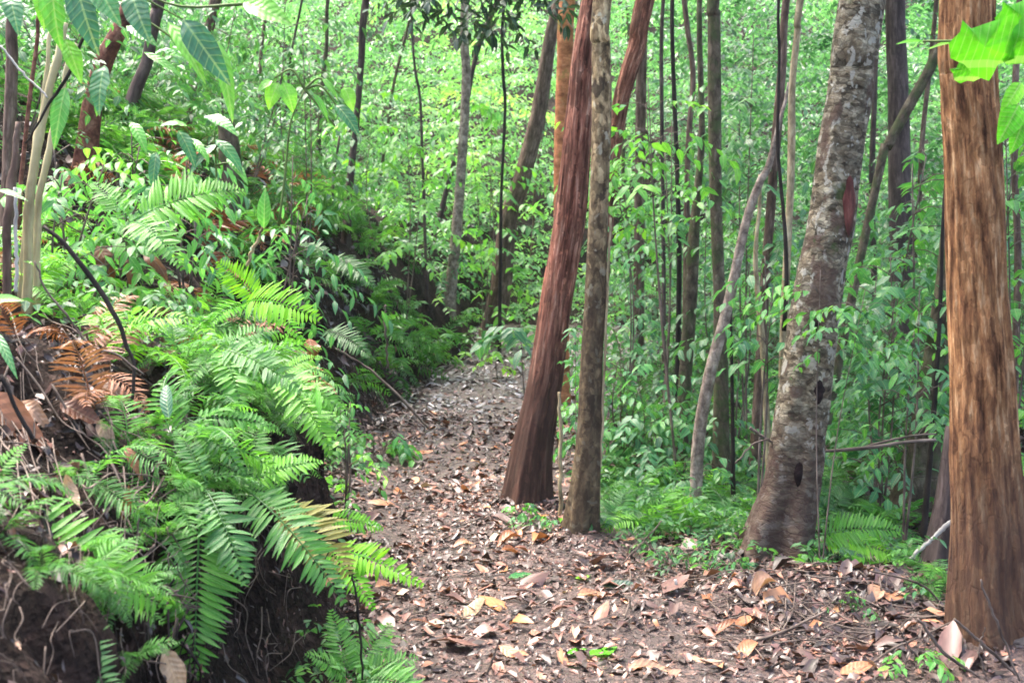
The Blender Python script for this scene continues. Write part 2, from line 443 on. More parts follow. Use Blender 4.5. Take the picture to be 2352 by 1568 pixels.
B_ORANGE = bark_mat("bark_orange_peel", [(.3, (.22, .08, .035)), (.55, (.50, .20, .09)), (.75, (.62, .34, .18))], (3, 3, 3), 5, .2, ((.16, .22, .04), .58))
B_RUST = bark_mat("bark_rust", [(.3, (.05, .022, .016)), (.5, (.16, .065, .045)), (.75, (.36, .20, .14))], (3, 3, 2.5), 5, .35)
CANE = bark_mat("dry_cane", [(.3, (.26, .21, .10)), (.55, (.44, .38, .21)), (.8, (.60, .55, .36))], (6, 6, 1), 4, .1, None, .5, .3)
STEM_G = bark_mat("green_stem", [(.3, (.06, .09, .03)), (.7, (.14, .20, .06))], (4, 4, 1), 4, .0, None, .6, .2)
TWIG = bark_mat("dry_twig", [(.3, (.045, .032, .027)), (.55, (.15, .115, .095)), (.8, (.33, .27, .23))], (5, 5, 1.2), 6, .1, None, .75, .4)
TWIG_D = bark_mat("dark_twig", [(.3, (.010, .008, .007)), (.7, (.045, .035, .03))], (5, 5, 1.2), 6, .0, None, .7, .4)
TWIG_W = bark_mat("bleached_twig", [(.3, (.30, .27, .24)), (.6, (.55, .52, .47)), (.8, (.68, .66, .60))], (5, 5, 1), 6, .1, None, .6, .3)
KNOT = bark_mat("knot_hole", [(.3, (.004, .003, .003)), (.7, (.03, .018, .018))], (4, 4, 4), 6, .4, None, .9, .8)
WOUND = bark_mat("bark_wound", [(.3, (.05, .014, .012)), (.6, (.15, .05, .04)), (.8, (.26, .12, .09))], (8, 8, 2), 4, .2, None, .7, .8)

def soil_mat(name, path):
    m, nt, n, l = newmat(name)
    tc = n.new('ShaderNodeTexCoord').outputs['Object']
    n3 = noise(nt, tc, 150, 3, .7)
    n1 = noise(nt, tc, 3, 6, .6); n2 = noise(nt, tc, 55, 4, .7); 
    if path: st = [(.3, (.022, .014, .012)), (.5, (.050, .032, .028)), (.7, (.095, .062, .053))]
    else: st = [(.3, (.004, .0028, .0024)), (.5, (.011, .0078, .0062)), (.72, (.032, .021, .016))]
    c = mixc(nt, 1.0, ramp(nt, n1.outputs['Fac'], st).outputs[0], ramp(nt, n2.outputs['Fac'], [(.35, (.35, .35, .35)), (.65, (1.9, 1.75, 1.65))]).outputs[0], 'MULTIPLY')
    vo = n.new('ShaderNodeTexVoronoi'); vo.inputs['Scale'].default_value = 38
    l.new(mixc(nt, .12, tc, noise(nt, tc, 12, 2).outputs['Color'], 'ADD'), vo.inputs['Vector'])
    sp = ramp(nt, vo.outputs['Color'], [(0, (.03, .02, .018)), (.35, (.09, .06, .055)), (.65, (.20, .13, .11)), (.85, (.34, .20, .15)), (1, (.50, .38, .30))], 'CONSTANT')
    f = ramp(nt, noise(nt, tc, 7, 3).outputs['Fac'], [(.42, (0, 0, 0)), (.58, (1, 1, 1))])
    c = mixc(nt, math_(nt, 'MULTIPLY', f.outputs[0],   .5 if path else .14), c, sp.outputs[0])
    p = n.new('ShaderNodeBsdfPrincipled'); l.new(c, p.inputs['Base Color'])
    p.inputs['Roughness'].default_value = .5 if path else .9; p.inputs['Specular IOR Level'].default_value = .5 if path else .12
    b = n.new('ShaderNodeBump'); b.inputs['Strength'].default_value = .8; b.inputs['Distance'].default_value = .02
    l.new(math_(nt, 'ADD', math_(nt, 'ADD', n2.outputs['Fac'], vo.outputs['Distance']), math_(nt, 'MULTIPLY', n3.outputs['Fac'], .5)), b.inputs['Height']); l.new(b.outputs[0], p.inputs['Normal'])
    o = n.new('ShaderNodeOutputMaterial'); l.new(p.outputs[0], o.inputs['Surface'])
    return m
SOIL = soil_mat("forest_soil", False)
PATHM = soil_mat("trodden_litter", True)

# ------------------------------------------------------------------ ground and path
def grade(lo, hi, fine_lo, fine_hi, step, grow=1.09, top=4.0):
    a = list(np.arange(fine_lo, fine_hi, step)); s = step
    while a[-1] < hi: s = min(s*grow, top); a.append(a[-1]+s)
    s = step
    while a[0] > lo: s = min(s*grow, top); a.insert(0, a[0]-s)
    return np.array(a)
gx = grade(-75, 75, -3.2, 3.0, .035)
gy = grade(-8, 130, 1.5, 9, .035, 1.02, 3.0)
X, Y = np.meshgrid(gx, gy)
Z = H(X, Y)
# crumbly cut face of the bank
s_ = path_left(Y) - X
face = np.exp(-((s_-.22)/.22)**2) * (Y < 20)
rough_ = fbm(X*11, Y*11, Z*11, 77, 3)
Xd = X + face*.05*rough_; Zd = Z + face*.03*fbm(X*14, Y*14, 1, 78, 2)
# undercut: the foot of the near bank is washed out below its lip
cut = .26*np.exp(-((Y-3.75)/.42)**2) + .14*np.exp(-((Y-2.9)/.3)**2) + .35*np.exp(-((Y-9.6)/1.1)**2)*(Y > 6) + .25*np.exp(-((Y-12.2)/.8)**2)
Xd = Xd - cut*np.sin(np.pi*np.clip(s_/np.where(Y > 6, .62, .34), 0, 1))
V = np.stack([Xd, Y, Zd], -1).reshape(-1, 3)
nx, ny = len(gx), len(gy)
i = (np.arange(ny-1)[:, None]*nx + np.arange(nx-1)[None]).reshape(-1, 1)
Q = np.hstack([i, i+1, i+nx+1, i+nx])
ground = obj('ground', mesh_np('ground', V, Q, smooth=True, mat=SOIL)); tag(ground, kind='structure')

py_ = np.concatenate([np.arange(-4, 10, .05), np.arange(10, 19.3, .09)])
u_ = np.linspace(0, 1, 60)
edge_l = path_left(py_) + .10 + .05*vnoise(py_*3, 0, 0, 91); edge_r = path_right(py_) + .1*vnoise(py_*2.2, 4, 0, 92)
PX = edge_l[:, None]*(1-u_) + edge_r[:, None]*u_; PY = np.repeat(py_[:, None], 60, 1)
rim = np.minimum(u_, 1-u_)[None]
PZ = H(PX, PY) + np.where(rim < .01, -.02, .010)
V = np.stack([PX, PY, PZ], -1).reshape(-1, 3); ny = len(py_); nx = 60
i = (np.arange(ny-1)[:, None]*nx + np.arange(nx-1)[None]).reshape(-1, 1)
path = obj('path', mesh_np('path', V, np.hstack([i, i+1, i+nx+1, i+nx]), smooth=True, mat=PATHM)); tag(path, kind='structure')
# ------------------------------------------------------------------ leafy building blocks
UP = np.array([0, 0, 1.])
def rand_unit(n):
    v = rng.normal(size=(n, 3)); return norm(v)

def leafmass(acc, C, K, tlen, L, W, tint, droop=.35, tpl='rhomb', az=None, spread=.9, jit=.25, elev=0.0, bend=.15):
    """each row of C starts a twig of K leaves"""
    m = len(C)
    az = rng.uniform(0, 2*np.pi, m) if az is None else az
    tl = np.broadcast_to(tlen, (m,))*rng.uniform(.7, 1.25, m)
    d = np.stack([np.cos(az), np.sin(az), np.full(m, elev)+rng.normal(0, .18, m)], -1); d = norm(d)
    side = norm(np.cross(d, UP))
    t = (np.arange(K)+.3)/K; sgn = np.where(np.arange(K) % 2, 1., -1.)
    P = C[:, None] + (t*tl[:, None])[..., None]*d[:, None] - (droop*tl[:, None]*t**2)[..., None]*UP
    tang = d[:, None] - (2*droop*t)[None, :, None]*UP
    D = tang*(1.1-spread*.6) + sgn[None, :, None]*side[:, None]*spread + rng.normal(0, jit, (m, K, 3)) - np.array([0, 0, .25])
    N = UP + rng.normal(0, .30, (m, K, 3)) + d[:, None]*rng.uniform(-.1, .5, (m, 1, 1))
    r = np.clip(np.broadcast_to(np.asarray(tint), (m,))[:, None] + rng.normal(0, .07, (m, K)), 0, 1)
    Ls = np.broadcast_to(L, (m,))[:, None]*rng.uniform(.6, 1.25, (m, K)); Ws = Ls*np.broadcast_to(W, (m,))[:, None]
    leaves(acc, P.reshape(-1, 3), D.reshape(-1, 3), N.reshape(-1, 3), Ls.ravel(), Ws.ravel(), r.ravel(), tpl, fold=rng.uniform(.0, .5, m*K), bend=bend)

def crown_mesh(name, nclump, rad, hgt, L, mat, tint=.4, K=14):
    acc = Acc()
    a = rng.uniform(0, 2*np.pi, nclump); rr = rad*np.sqrt(rng.uniform(0.05, 1, nclump)); zz = rng.uniform(0, 1, nclump)
    rr = rr*(.55+.45*np.sin(np.pi*np.clip(zz+.12, 0, 1)))
    C = np.stack([rr*np.cos(a), rr*np.sin(a), zz*hgt], -1)
    C = C + .25*rad*np.stack([vnoise(C[:, 0], C[:, 1], C[:, 2], q) for q in (1, 2, 3)], -1)
    C = np.repeat(C, 4, 0) + rng.normal(0, .22, (nclump*4, 3))
    leafmass(acc, C, K, .55, L, .42, np.repeat(np.clip(tint+rng.normal(0, .15, nclump), 0, 1), 4), .4, 'rhomb')
    return acc.mesh(name, mat, False)
CROWNS = [crown_mesh('crown_leaves', 70, 2.0, 3.2, .15, G_FAR, .45), crown_mesh('crown_leaves', 55, 1.5, 3.6, .13, G_FAR, .6)]

def ridge_fn(kind, seed):
    def f(th, L, rad):
        cx, cy = np.cos(th), np.sin(th)
        if kind == 'string': 
            q = fbm(cx*5.5, cy*5.5, L*.9, seed, 3); return rad*(.09*q + .09*np.abs(vnoise(cx*14, cy*14, L*2.2, seed+3)))
        if kind == 'fissure':
            q = vnoise(cx*9+.4*vnoise(0, 0, L*5, seed), cy*9, L*1.7, seed); return rad*(.085*np.minimum(np.abs(q)*2.2, 1)-.045) + rad*.05*fbm(cx*2, cy*2, L*.8, seed+5)
        if kind == 'plate':
            q = fbm(cx*3.5, cy*3.5, L*9, seed, 3); return rad*.045*q + rad*.05*vnoise(cx*1.3, cy*1.3, L*1.3, seed+4)
        return rad*(.07*fbm(cx*1.8, cy*1.8, L*2.2, seed, 3))
    return f

def trunk_mesh(name, C, rad, mat, sides, ridge, seed, foot=.35, foot_h=.35):
    L = np.concatenate([[0], np.cumsum(np.linalg.norm(np.diff(C, axis=0), axis=1))])
    seg = max(10, int(L[-1] / (.05 if sides > 20 else .14)))
    Cs = catmull(C, seg); rs = np.interp(np.linspace(0, len(C)-1, seg), np.arange(len(C)), rad)
    Ls = np.concatenate([[0], np.cumsum(np.linalg.norm(np.diff(Cs, axis=0), axis=1))])
    base = ridge_fn(ridge, seed)
    ph = rng.uniform(0, 6.28)
    def rf(th, LL, rad_):
        fl = foot*np.exp(-np.maximum(LL-.1, 0)/foot_h)
        lobes = 1 + .55*np.sin(4*th+ph) + .3*np.sin(7*th+ph*2)
        return base(th, LL, rad_) + rad_*fl*lobes
    V, Q, rest, tri = tube(Cs, rs, sides, rf)
    a = Acc(); a.add(V, Q, .5, rest); a.T.append(tri)
    o = Cs[0].copy()
    return a.mesh(name, mat, True, o), o, Cs, rs

TREES = {}
def tree(name, label, pts, d, mat, ridge='soft', sides=14, top=6.5, cat='tree', group=None, crown=None, foot=.3, extra_down=True, seed=None, plant=True):
    """pts bottom to top, (px, py, width_px[, d]) in the photograph"""
    seed = seed or (abs(hash_(label)) % 1000)
    C = []; r = []
    for p in pts:
        dd = p[3] if len(p) > 3 else d
        C.append(at(p[0], p[1], dd)); r.append(wpx(p[2], dd)/2)
    C = np.array(C); r = np.array(r)
    if plant:
        g = float(H(C[0][0], C[0][1]))
        dr = C[0]-C[1]; dr = dr/np.linalg.norm(dr); dr[:2] *= .6
        k = (C[0][2]-(g-.12))
        if k > .02:
            C = np.vstack([C[0]+dr/abs(dr[2])*k, C]); r = np.concatenate([[r[0]*(1+.04*min(k, 3))], r])
    dr = C[-1]-C[-2]; dr /= np.linalg.norm(dr)
    if C[-1][2] < top:
        k = (top-C[-1][2])/max(dr[2], .5)
        e1 = C[-1]+dr*k*.5+np.array([.04, .05, 0])*k; e2 = C[-1]+dr*k
        C = np.vstack([C, e1, e2]); r = np.concatenate([r, [r[-1]*.9, r[-1]*.72]])
    me, o, Cs, rs = trunk_mesh('trunk', C, r, mat, sides, ridge, seed, foot)
    t = empty(name, o); tag(t, label, cat, group)
    obj('trunk', me, t)
    if crown is not None:
        # a few limbs and the leaves they carry
        a = Acc()
        for q in range(4):
            az = rng.uniform(0, 6.28); b = Cs[-1-int(len(Cs)*.04*q)]
            tip = b + np.array([math.cos(az)*1.1, math.sin(az)*1.1, 1.1])
            add_tube(a, catmull([b, (b+tip)/2+np.array([0, 0, .1]), tip], 8), np.linspace(rs[-1]*.55, .01, 8), 6)
        obj('limb', a.mesh('limb', mat, True, o), t)
        c = obj('crown', CROWNS[crown % 2], t); c.location = tuple(Cs[-1]-o+np.array([0, 0, -.6])); c.rotation_euler = (0, 0, rng.uniform(0, 6.28))
        c.scale = (1, 1, 1)
    t['_'] = 0; del t['_']
    TREES[label] = (t, Cs, rs)
    return t, Cs, rs, o

def hash_(s):
    h = 7
    for ch in s: h = (h*31+ord(ch)) & 0x7fffffff
    return h

def patch(name, t, o, Cs, rs, py_lo, py_hi, px, wpx_, d, mat, label=None, lift=.004, depth=.5):
    """a patch lying on the camera side of a trunk"""
    p0, p1 = at(px, py_lo, d), at(px, py_hi, d)
    n, m = 14, 9
    V = []
    for a in range(n):
        f = a/(n-1); P = p0*(1-f)+p1*f
        k = np.argmin(np.abs(Cs[:, 2]-P[2])); c, r = Cs[k], rs[k]
        hw = wpx(wpx_, d)/2*math.sqrt(max(0, 1-(2*f-1)**2))*(1+.25*float(vnoise(f*5, px, 0, 3)))
        for b in range(m):
            x = P[0] + hw*(2*b/(m-1)-1); dx = max(-.97, min(.97, (x-c[0])/r))
            V.append((x, c[1]-r*math.sqrt(1-dx*dx)*1.06-lift-.008*math.sin(math.pi*b/(m-1))*math.sin(math.pi*f), P[2]))
    V = np.array(V)-o
    i = (np.arange(n-1)[:, None]*m+np.arange(m-1)[None]).reshape(-1, 1)
    q = obj(name, mesh_np(name, V, np.hstack([i, i+1, i+m+1, i+m]), np.full(n*m, .5), V*1.0, True, mat), t)
    if label: q['label'] = label
    return q

# ------------------------------------------------------------------ the trees one by one
t, Cs, rs, o = tree('leaning_tree', 'thick leaning tree with stringy red-brown bark standing in the middle beside the path',
    [(1206, 1180, 88), (1223, 1033, 76), (1255, 857, 72), (1280, 681, 67), (1308, 505, 68), (1331, 264, 60), (1362, 0, 50)], 6.95, B_RED, 'string', 64, 6.5, crown=0, foot=.30)
t, Cs, rs, o = tree('straight_tree', 'slim straight tree with cream lichen above and dark bark below, touching the red-brown leaning one',
    [(1330, 1256, 66), (1343, 1140, 60), (1353, 1017, 54), (1358, 857, 50), (1367, 681, 46), (1374, 505, 46), (1382, 264, 44), (1381, 105, 43), (1384, -5, 44)], 6.13, B_LICH, 'soft', 48, 6.0, foot=.32)
t, Cs, rs, o = tree('patchy_tree', 'stout tree with grey and brown flaking patchy bark, a red wound and dark knots',
    [(1782, 1305, 128), (1790, 1228, 118), (1815, 1122, 112), (1833, 1000, 118), (1852, 857, 116), (1872, 716, 112), (1888, 611, 107), (1909, 510, 104), (1928, 352, 102), (1957, 176, 104), (1980, 0, 101)], 5.8, B_GREY, 'plate', 72, 6.2, foot=.50)
patch('bark_wound', t, o, Cs, rs, 545, 405, 1938, 34, 5.8, WOUND, 'dark red weeping wound in the bark')
patch('knot', t, o, Cs, rs, 925, 865, 1868, 24, 5.8, KNOT)
patch('knot', t, o, Cs, rs, 760, 725, 1857, 20, 5.8, KNOT)
patch('knot', t, o, Cs, rs, 1110, 1050, 1822, 24, 5.8, KNOT)
patch('knot', t, o, Cs, rs, 1160, 1100, 1840, 22, 5.8, KNOT)
t, Cs, rs, o = tree('pine_tree', 'big orange-brown tree with deeply fissured bark at the far right of the path',
    [(2292, 1560, 176), (2282, 1460, 158), (2274, 1369, 152), (2270, 1193, 148), (2260, 1033, 146), (2255, 857, 138), (2244, 681, 130), (2234, 352, 123), (2224, 176, 123), (2222, 0, 118)], 4.45, B_PINE, 'fissure', 96, 5.5, foot=.30, crown=1)
patch('bark_scar', t, o, Cs, rs, 1350, 1190, 2228, 30, 4.45, B_ORANGE, 'long bare orange scar')

tree('dark_leaning_tree', 'dark purple-grey tree leaning right where the path ends, alone before the bright thicket',
    [(1124, 770, 40), (1146, 681, 49), (1168, 505, 42), (1197, 422, 41), (1236, 264, 34), (1266, 80, 30)], 17.5, B_BROWN, 'soft', 26, 7.5, crown=0)
tree('forked_tree', 'light brown slender tree with a bend near its top, between the two darker leaning ones',
    [(1035, 668, 27), (1049, 527, 24), (1062, 352, 22), (1071, 176, 20), (1066, 55, 20)], 16.5, B_TWIST, 'soft', 20, 7.5, crown=1)
tree('slim_leaning_tree', 'very slim dark tree leaning behind the light brown slender one and crossing it',
    [(988, 625, 13), (1004, 527, 13), (1030, 420, 12), (1062, 300, 12), (1086, 158, 11), (1118, 60, 11)], 18.5, B_DARK, 'soft', 12, 7.5)
tree('slender_tree', 'slender dark straight tree rising from the fern bank, right of the drooping yellow-green sapling',
    [(800, 470, 17), (808, 380, 16), (820, 264, 15), (830, 140, 15), (838, 20, 17)], 13.5, B_DARK, 'soft', 16, 6.8, crown=1)
tree('thin_stem_tree', 'short thin blackish stem standing just left of the slender dark straight tree',
    [(764, 435, 7), (770, 380, 6), (780, 312, 5)], 13, B_DARK, 'soft', 8, 2.6)
tree('vine_stem', 'thin black hanging vine stem between the light brown slender tree and the dark leaning one',
    [(1150, 540, 8), (1152, 430, 7), (1160, 250, 7), (1156, 170, 8), (1154, 60, 7)], 15.5, TWIG_D, 'soft', 8, 6.5, 'vine')
tree('orange_tree', 'tree with peeling bright orange bark half hidden behind the red-brown leaning tree',
    [(1288, 640, 36), (1289, 480, 35), (1290, 316, 35), (1297, 158, 36), (1303, 0, 36)], 11.5, B_ORANGE, 'soft', 20, 6.5)
tree('reddish_leaning_tree', 'reddish-grey leaning tree that slants out from behind the slim lichen-covered one',
    [(1366, 820, 34), (1384, 620, 34), (1398, 420, 36), (1424, 246, 39), (1442, 176, 40), (1464, 105, 41), (1482, 0, 43)], 10, B_RED, 'soft', 26, 6.5, crown=0)
tree('background_tree', 'greyish tree standing dim in the thicket just right of the lichen-covered one',
    [(1466, 780, 24), (1468, 560, 24), (1470, 380, 25), (1478, 0, 24)], 14, B_BROWN, 'soft', 14, 6.8, crown=1)
tree('thin_dark_tree', 'thin black tree, left one of a close pair in the green thicket',
    [(1556, 900, 13), (1560, 620, 12), (1556, 400, 11), (1548, 200, 10), (1544, 0, 10)], 9, TWIG_D, 'soft', 10, 5.5)
tree('thin_brown_tree', 'thin brown tree, right one of a close pair in the green thicket',
    [(1572, 905, 14), (1576, 620, 14), (1580, 350, 13), (1592, 180, 13), (1578, 60, 12), (1570, -40, 12)], 9.5, B_BROWN, 'soft', 10, 5.5)
tree('crooked_tree', 'rough dark crooked tree wrapped in vines between the thin pair and the upright dark one',
    [(1560, 1080, 32), (1572, 900, 30), (1582, 760, 30), (1590, 600, 30), (1600, 460, 18), (1612, 300, 14), (1606, 0, 12)], 8.4, B_MOSS, 'soft', 20, 5.5)
tree('upright_tree', 'upright dark brown tree with mossy foot behind the pale twisted one',
    [(1656, 1130, 42), (1656, 900, 34), (1652, 681, 28), (1646, 510, 27), (1642, 352, 29), (1641, 176, 30), (1640, 35, 28), (1640, -20, 28)], 7.6, B_MOSS, 'soft', 24, 5.8, crown=0)
tree('twisted_tree', 'pale twisted small tree with a hollow, leaning right across the upright dark one',
    [(1598, 1135, 26), (1606, 998, 28), (1631, 857, 28), (1664, 733, 26), (1684, 646, 23), (1715, 505, 20), (1745, 420, 18), (1766, 380, 16), (1790, 280, 9)], 7.0, B_TWIST, 'soft', 24, 2.4)
tree('pale_tree', 'slim yellowish tan tree just left of the stout patchy one',
    [(1762, 1200, 20), (1785, 1020, 20), (1795, 900, 18), (1801, 740, 18), (1810, 545, 17), (1816, 420, 17), (1818, 310, 18), (1820, 190, 15), (1832, 70, 15), (1838, 0, 16)], 6.6, B_PALE, 'soft', 22, 5.2)
tree('dark_vine', 'thin dark vine running up beside the slim yellowish tan tree',
    [(1800, 760, 9), (1806, 660, 9), (1804, 545, 9), (1793, 420, 8), (1786, 330, 8), (1788, 210, 7), (1790, 110, 7), (1788, 0, 7)], 6.35, TWIG_D, 'soft', 8, 4.8, 'vine', plant=False)
tree('grey_brown_tree', 'grey-brown slim tree half hidden behind the slim yellowish tan one',
    [(1752, 720, 22), (1770, 480, 22), (1782, 330, 22), (1796, 160, 20), (1806, 0, 18)], 8, B_BROWN, 'soft', 14, 5.5)
tree('thin_tan_stem', 'thin bare tan stem between the pale twisted tree and the stout patchy one',
    [(1768, 1120, 15), (1758, 900, 14), (1751, 780, 14), (1742, 690, 13), (1735, 605, 12), (1738, 540, 9)], 7.2, B_PALE, 'soft', 10, 1.9)
tree('black_stake_stem', 'thin black dead stem standing against the mossy foot of the upright dark tree',
    [(1684, 1190, 11), (1683, 1000, 9), (1681, 860, 8), (1679, 735, 6)], 7.1, TWIG_D, 'soft', 8, 1.3)
tree('mossy_tree', 'dark mossy tree leaning right, half hidden behind the big orange-brown one',
    [(2088, 1235, 110), (2110, 1100, 82), (2126, 1000, 72), (2146, 857, 62), (2166, 716, 52), (2182, 560, 46), (2196, 300, 42), (2200, 0, 40)], 7.0, B_MOSS, 'plate', 36, 6.0, foot=.3)
tree('dead_stump', 'dark rotten leaning stump pressed against the left side of the big orange-brown tree',
    [(2162, 1345, 96), (2172, 1240, 72), (2182, 1120, 52), (2190, 980, 34)], 5.35, B_DARK, 'string', 30, .6, 'stump', foot=.25)
tree('thin_dark_sapling', 'thin dark stem rising between the mossy tree and the rotten leaning stump',
    [(2118, 1260, 14), (2134, 1080, 13), (2148, 900, 12), (2160, 700, 10), (2166, 500, 8)], 6.2, TWIG_D, 'soft', 8, 2.2)
tree('slanting_mossy_tree', 'slim mossy tree slanting right above the leafy bush, between the patchy and orange-brown ones',
    [(2018, 400, 20), (2040, 335, 22), (2085, 250, 24), (2130, 170, 24), (2160, 100, 24), (2200, 0, 22)], 9, B_MOSS, 'soft', 14, 5.5)
tree('shadowed_tree', 'very dark broad tree in shade, just right of the top of the patchy one',
    [(2072, 900, 60), (2068, 500, 52), (2062, 200, 46), (2056, 0, 44)], 11, B_DARK, 'soft', 20, 6.5, crown=1)
tree('brown_tree', 'thin brown curved stem at the right edge, behind the orange-brown tree',
    [(2330, 900, 18), (2338, 600, 16), (2330, 330, 16), (2342, 0, 14)], 7.5, B_BROWN, 'soft', 10, 5.5)
tree('rust_trunk', 'rust-brown thick broken trunk leaning right above the light green shrub',
    [(208, 262, 40), (216, 225, 40), (238, 141, 41), (268, 80, 36), (285, 45, 30), (293, 10, 28)], 7.5, B_RUST, 'soft', 28, 4.3)
tree('dark_bent_tree', 'dark grey bent trunk just right of the rust-brown broken one',
    [(296, 262, 28), (312, 205, 27), (338, 140, 26), (348, 80, 26), (362, 20, 28), (372, -20, 28)], 9.0, B_DARK, 'soft', 20, 5.5)
tree('slim_brown_tree', 'slim brown tree with a pale blotch, high on the slope at the upper left',
    [(436, 262, 13), (448, 190, 14), (468, 110, 16), (484, 50, 24), (498, -10, 26)], 11.5, B_BROWN, 'soft', 14, 5.5, crown=1)
tree('mossy_stump', 'short grey-brown mossy stump on the fern slope at the upper left',
    [(530, 400, 50), (526, 330, 44), (518, 276, 36)], 9.5, B_MOSS, 'soft', 24, 2.3, 'stump', foot=.2)
tree('edge_tree', 'grey-brown trunk at the left edge behind the dry canes',
    [(16, 470, 30), (20, 430, 30), (22, 300, 28), (28, 140, 26), (34, 0, 24)], 6.0, B_BROWN, 'soft', 22, 4.6)
tree('thin_red_stem', 'thin dark red stem between the left edge trunk and the dry canes',
    [(46, 470, 10), (52, 380, 10), (70, 210, 10), (86, 90, 9), (92, 0, 9)], 5.2, B_RUST, 'soft', 10, 3.6)
# faint stems deep in the thicket
far = [(640, 330, 668, 130, 6), (585, 300, 600, 120, 8), (870, 430, 905, 190, 7), 
       (1524, 560, 1520, 60, 9), (1218, 640, 1232, 400, 7), (1445, 560, 1432, 330, 9),
       (2010, 760, 2002, 420, 14), (2090, 700, 2120, 300, 12), (740, 200, 752, 10, 9), (968, 300, 950, 130, 6)]
for k, (x0, y0, x1, y1, w) in enumerate(far):
    dd = float(rng.uniform(15, 22)) if x0 < 1460 else float(rng.uniform(11, 15))
    tree('thicket_tree', 'thin dim stem standing far back inside the bright green thicket', [(x0, y0, w*1.1), ((x0+x1)/2+rng.uniform(-8, 8), (y0+y1)/2, w), (x1, y1, w)], dd,
         [B_DARK, B_BROWN, B_MOSS][k % 3], 'soft', 8, 7.0 if x0 < 1460 else 5.5, 'tree', 'thin dim stems deep in the thicket', seed=900+k, crown=(k % 2) if k % 3 == 0 else None)
# ------------------------------------------------------------------ the woodland mass far behind
def scatter_mass(n, yr, xr, zr, L, K, tint, seedn, gaps=.1, tl=.55, W=.42, cluster=4, tintn=.16, near_open=None):
    y = rng.uniform(*yr, n); f = rng.uniform(0, 1, n)
    lo, hi = xr(y); x = lo + f*(hi-lo)
    g = H(x, y); z0, z1 = zr(x, y, g); z = z0 + rng.uniform(0, 1, n)*(z1-z0)
    keep = fbm(x*.55, y*.4, z*.6, seedn, 2) > -gaps*6+(-.0)
    keep &= fbm(x*.9, y*.6, z*1.0, seedn+1, 2) > -.45
    if near_open is not None: keep &= near_open(x, y, z)
    # nothing leafy grows in the clear space before these far trunks
    q = x/y*F+1176; v = 784-F*((z-CAM_H)/y*math.cos(PITCH)+math.sin(PITCH))
    for rows, cols, yy, hw in (((60, 264, 422, 505, 681, 790), (1270, 1236, 1197, 1168, 1146, 1124), 17.4, 46), ((50, 176, 352, 527, 690), (1066, 1071, 1062, 1049, 1033), 16.4, 32), ((20, 264, 380, 480), (838, 820, 808, 798), 13.4, 26)):
        keep &= ~((y < yy) & (v > -50) & (v < rows[-1]) & (np.abs(q-np.interp(v, rows, cols)) < hw))
    x, y, z = x[keep], y[keep], z[keep]
    C = np.stack([x, y, z], -1); m = len(C)
    tn = np.clip((tint(x, y, z) if callable(tint) else tint) + .22*vnoise(x*.8, y*.6, z*.8, seedn+3) + rng.normal(0, tintn*.6, m), 0, 1)
    global FAN
    FAN = (rng.uniform(0, 6.28, m)[:, None] + np.linspace(-.8, .8, cluster)[None] + rng.normal(0, .15, (m, cluster))).ravel()
    C = np.repeat(C, cluster, 0) + rng.normal(0, 1, (m*cluster, 3))*np.array([.10, .10, .05])
    return C, np.repeat(tn, cluster)

def glow_tint(x, y, z):
    q = x/np.maximum(y, 1)*F + 1176            # young leaves here, plus a bright hazy glow painted into their tint
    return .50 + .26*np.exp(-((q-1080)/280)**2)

acc = Acc()
C, tn = scatter_mass(4300, (19, 31), lambda y: (-.62*y-1, .60*y+1), lambda x, y, g: (g+.05, np.maximum(g+1.0, 1.5+.235*y)), .13, 12, glow_tint, 101)
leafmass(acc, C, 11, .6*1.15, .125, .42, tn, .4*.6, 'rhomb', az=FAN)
C, tn = scatter_mass(1500, (30, 46), lambda y: (-.62*y-1, .60*y+1), lambda x, y, g: (g+.1, np.maximum(g+1.5, 1.5+.25*y)), .2, 12, lambda x, y, z: glow_tint(x, y, z)+.02, 131)
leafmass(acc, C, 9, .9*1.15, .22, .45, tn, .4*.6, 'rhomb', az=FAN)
far_wood = obj('far_woodland', acc.mesh('far_woodland', G_FAR, False))
tag(far_wood, 'bright green mass of leaves filling the far woodland behind the path', 'woodland', kind='stuff')

acc = Acc()
def open_right(x, y, z):
    q = x/y*F+1176
    return ~((q < 1500) & (z < .9) & (y < 13))
C, tn = scatter_mass(760, (9.5, 19), lambda y: (path_right(y)+.9, .56*y+1), lambda x, y, g: (g+.02, np.minimum(g+.6+ (y-7)*.5, 1.5+.21*y)), .1, 12, .36, 151, near_open=open_right)
leafmass(acc, C, 10, .42*1.15, .095, .45, tn, .4*.6, 'rhomb', az=FAN)
C, tn = scatter_mass(560, (12, 20), lambda y: (path_right(y)+.5, .56*y+1), lambda x, y, g: (g+1.2, np.maximum(g+1.3, 1.5+.22*y)), .1, 12, .42, 161)
leafmass(acc, C, 10, .5*1.15, .11, .45, tn, .4*.6, 'rhomb', az=FAN)
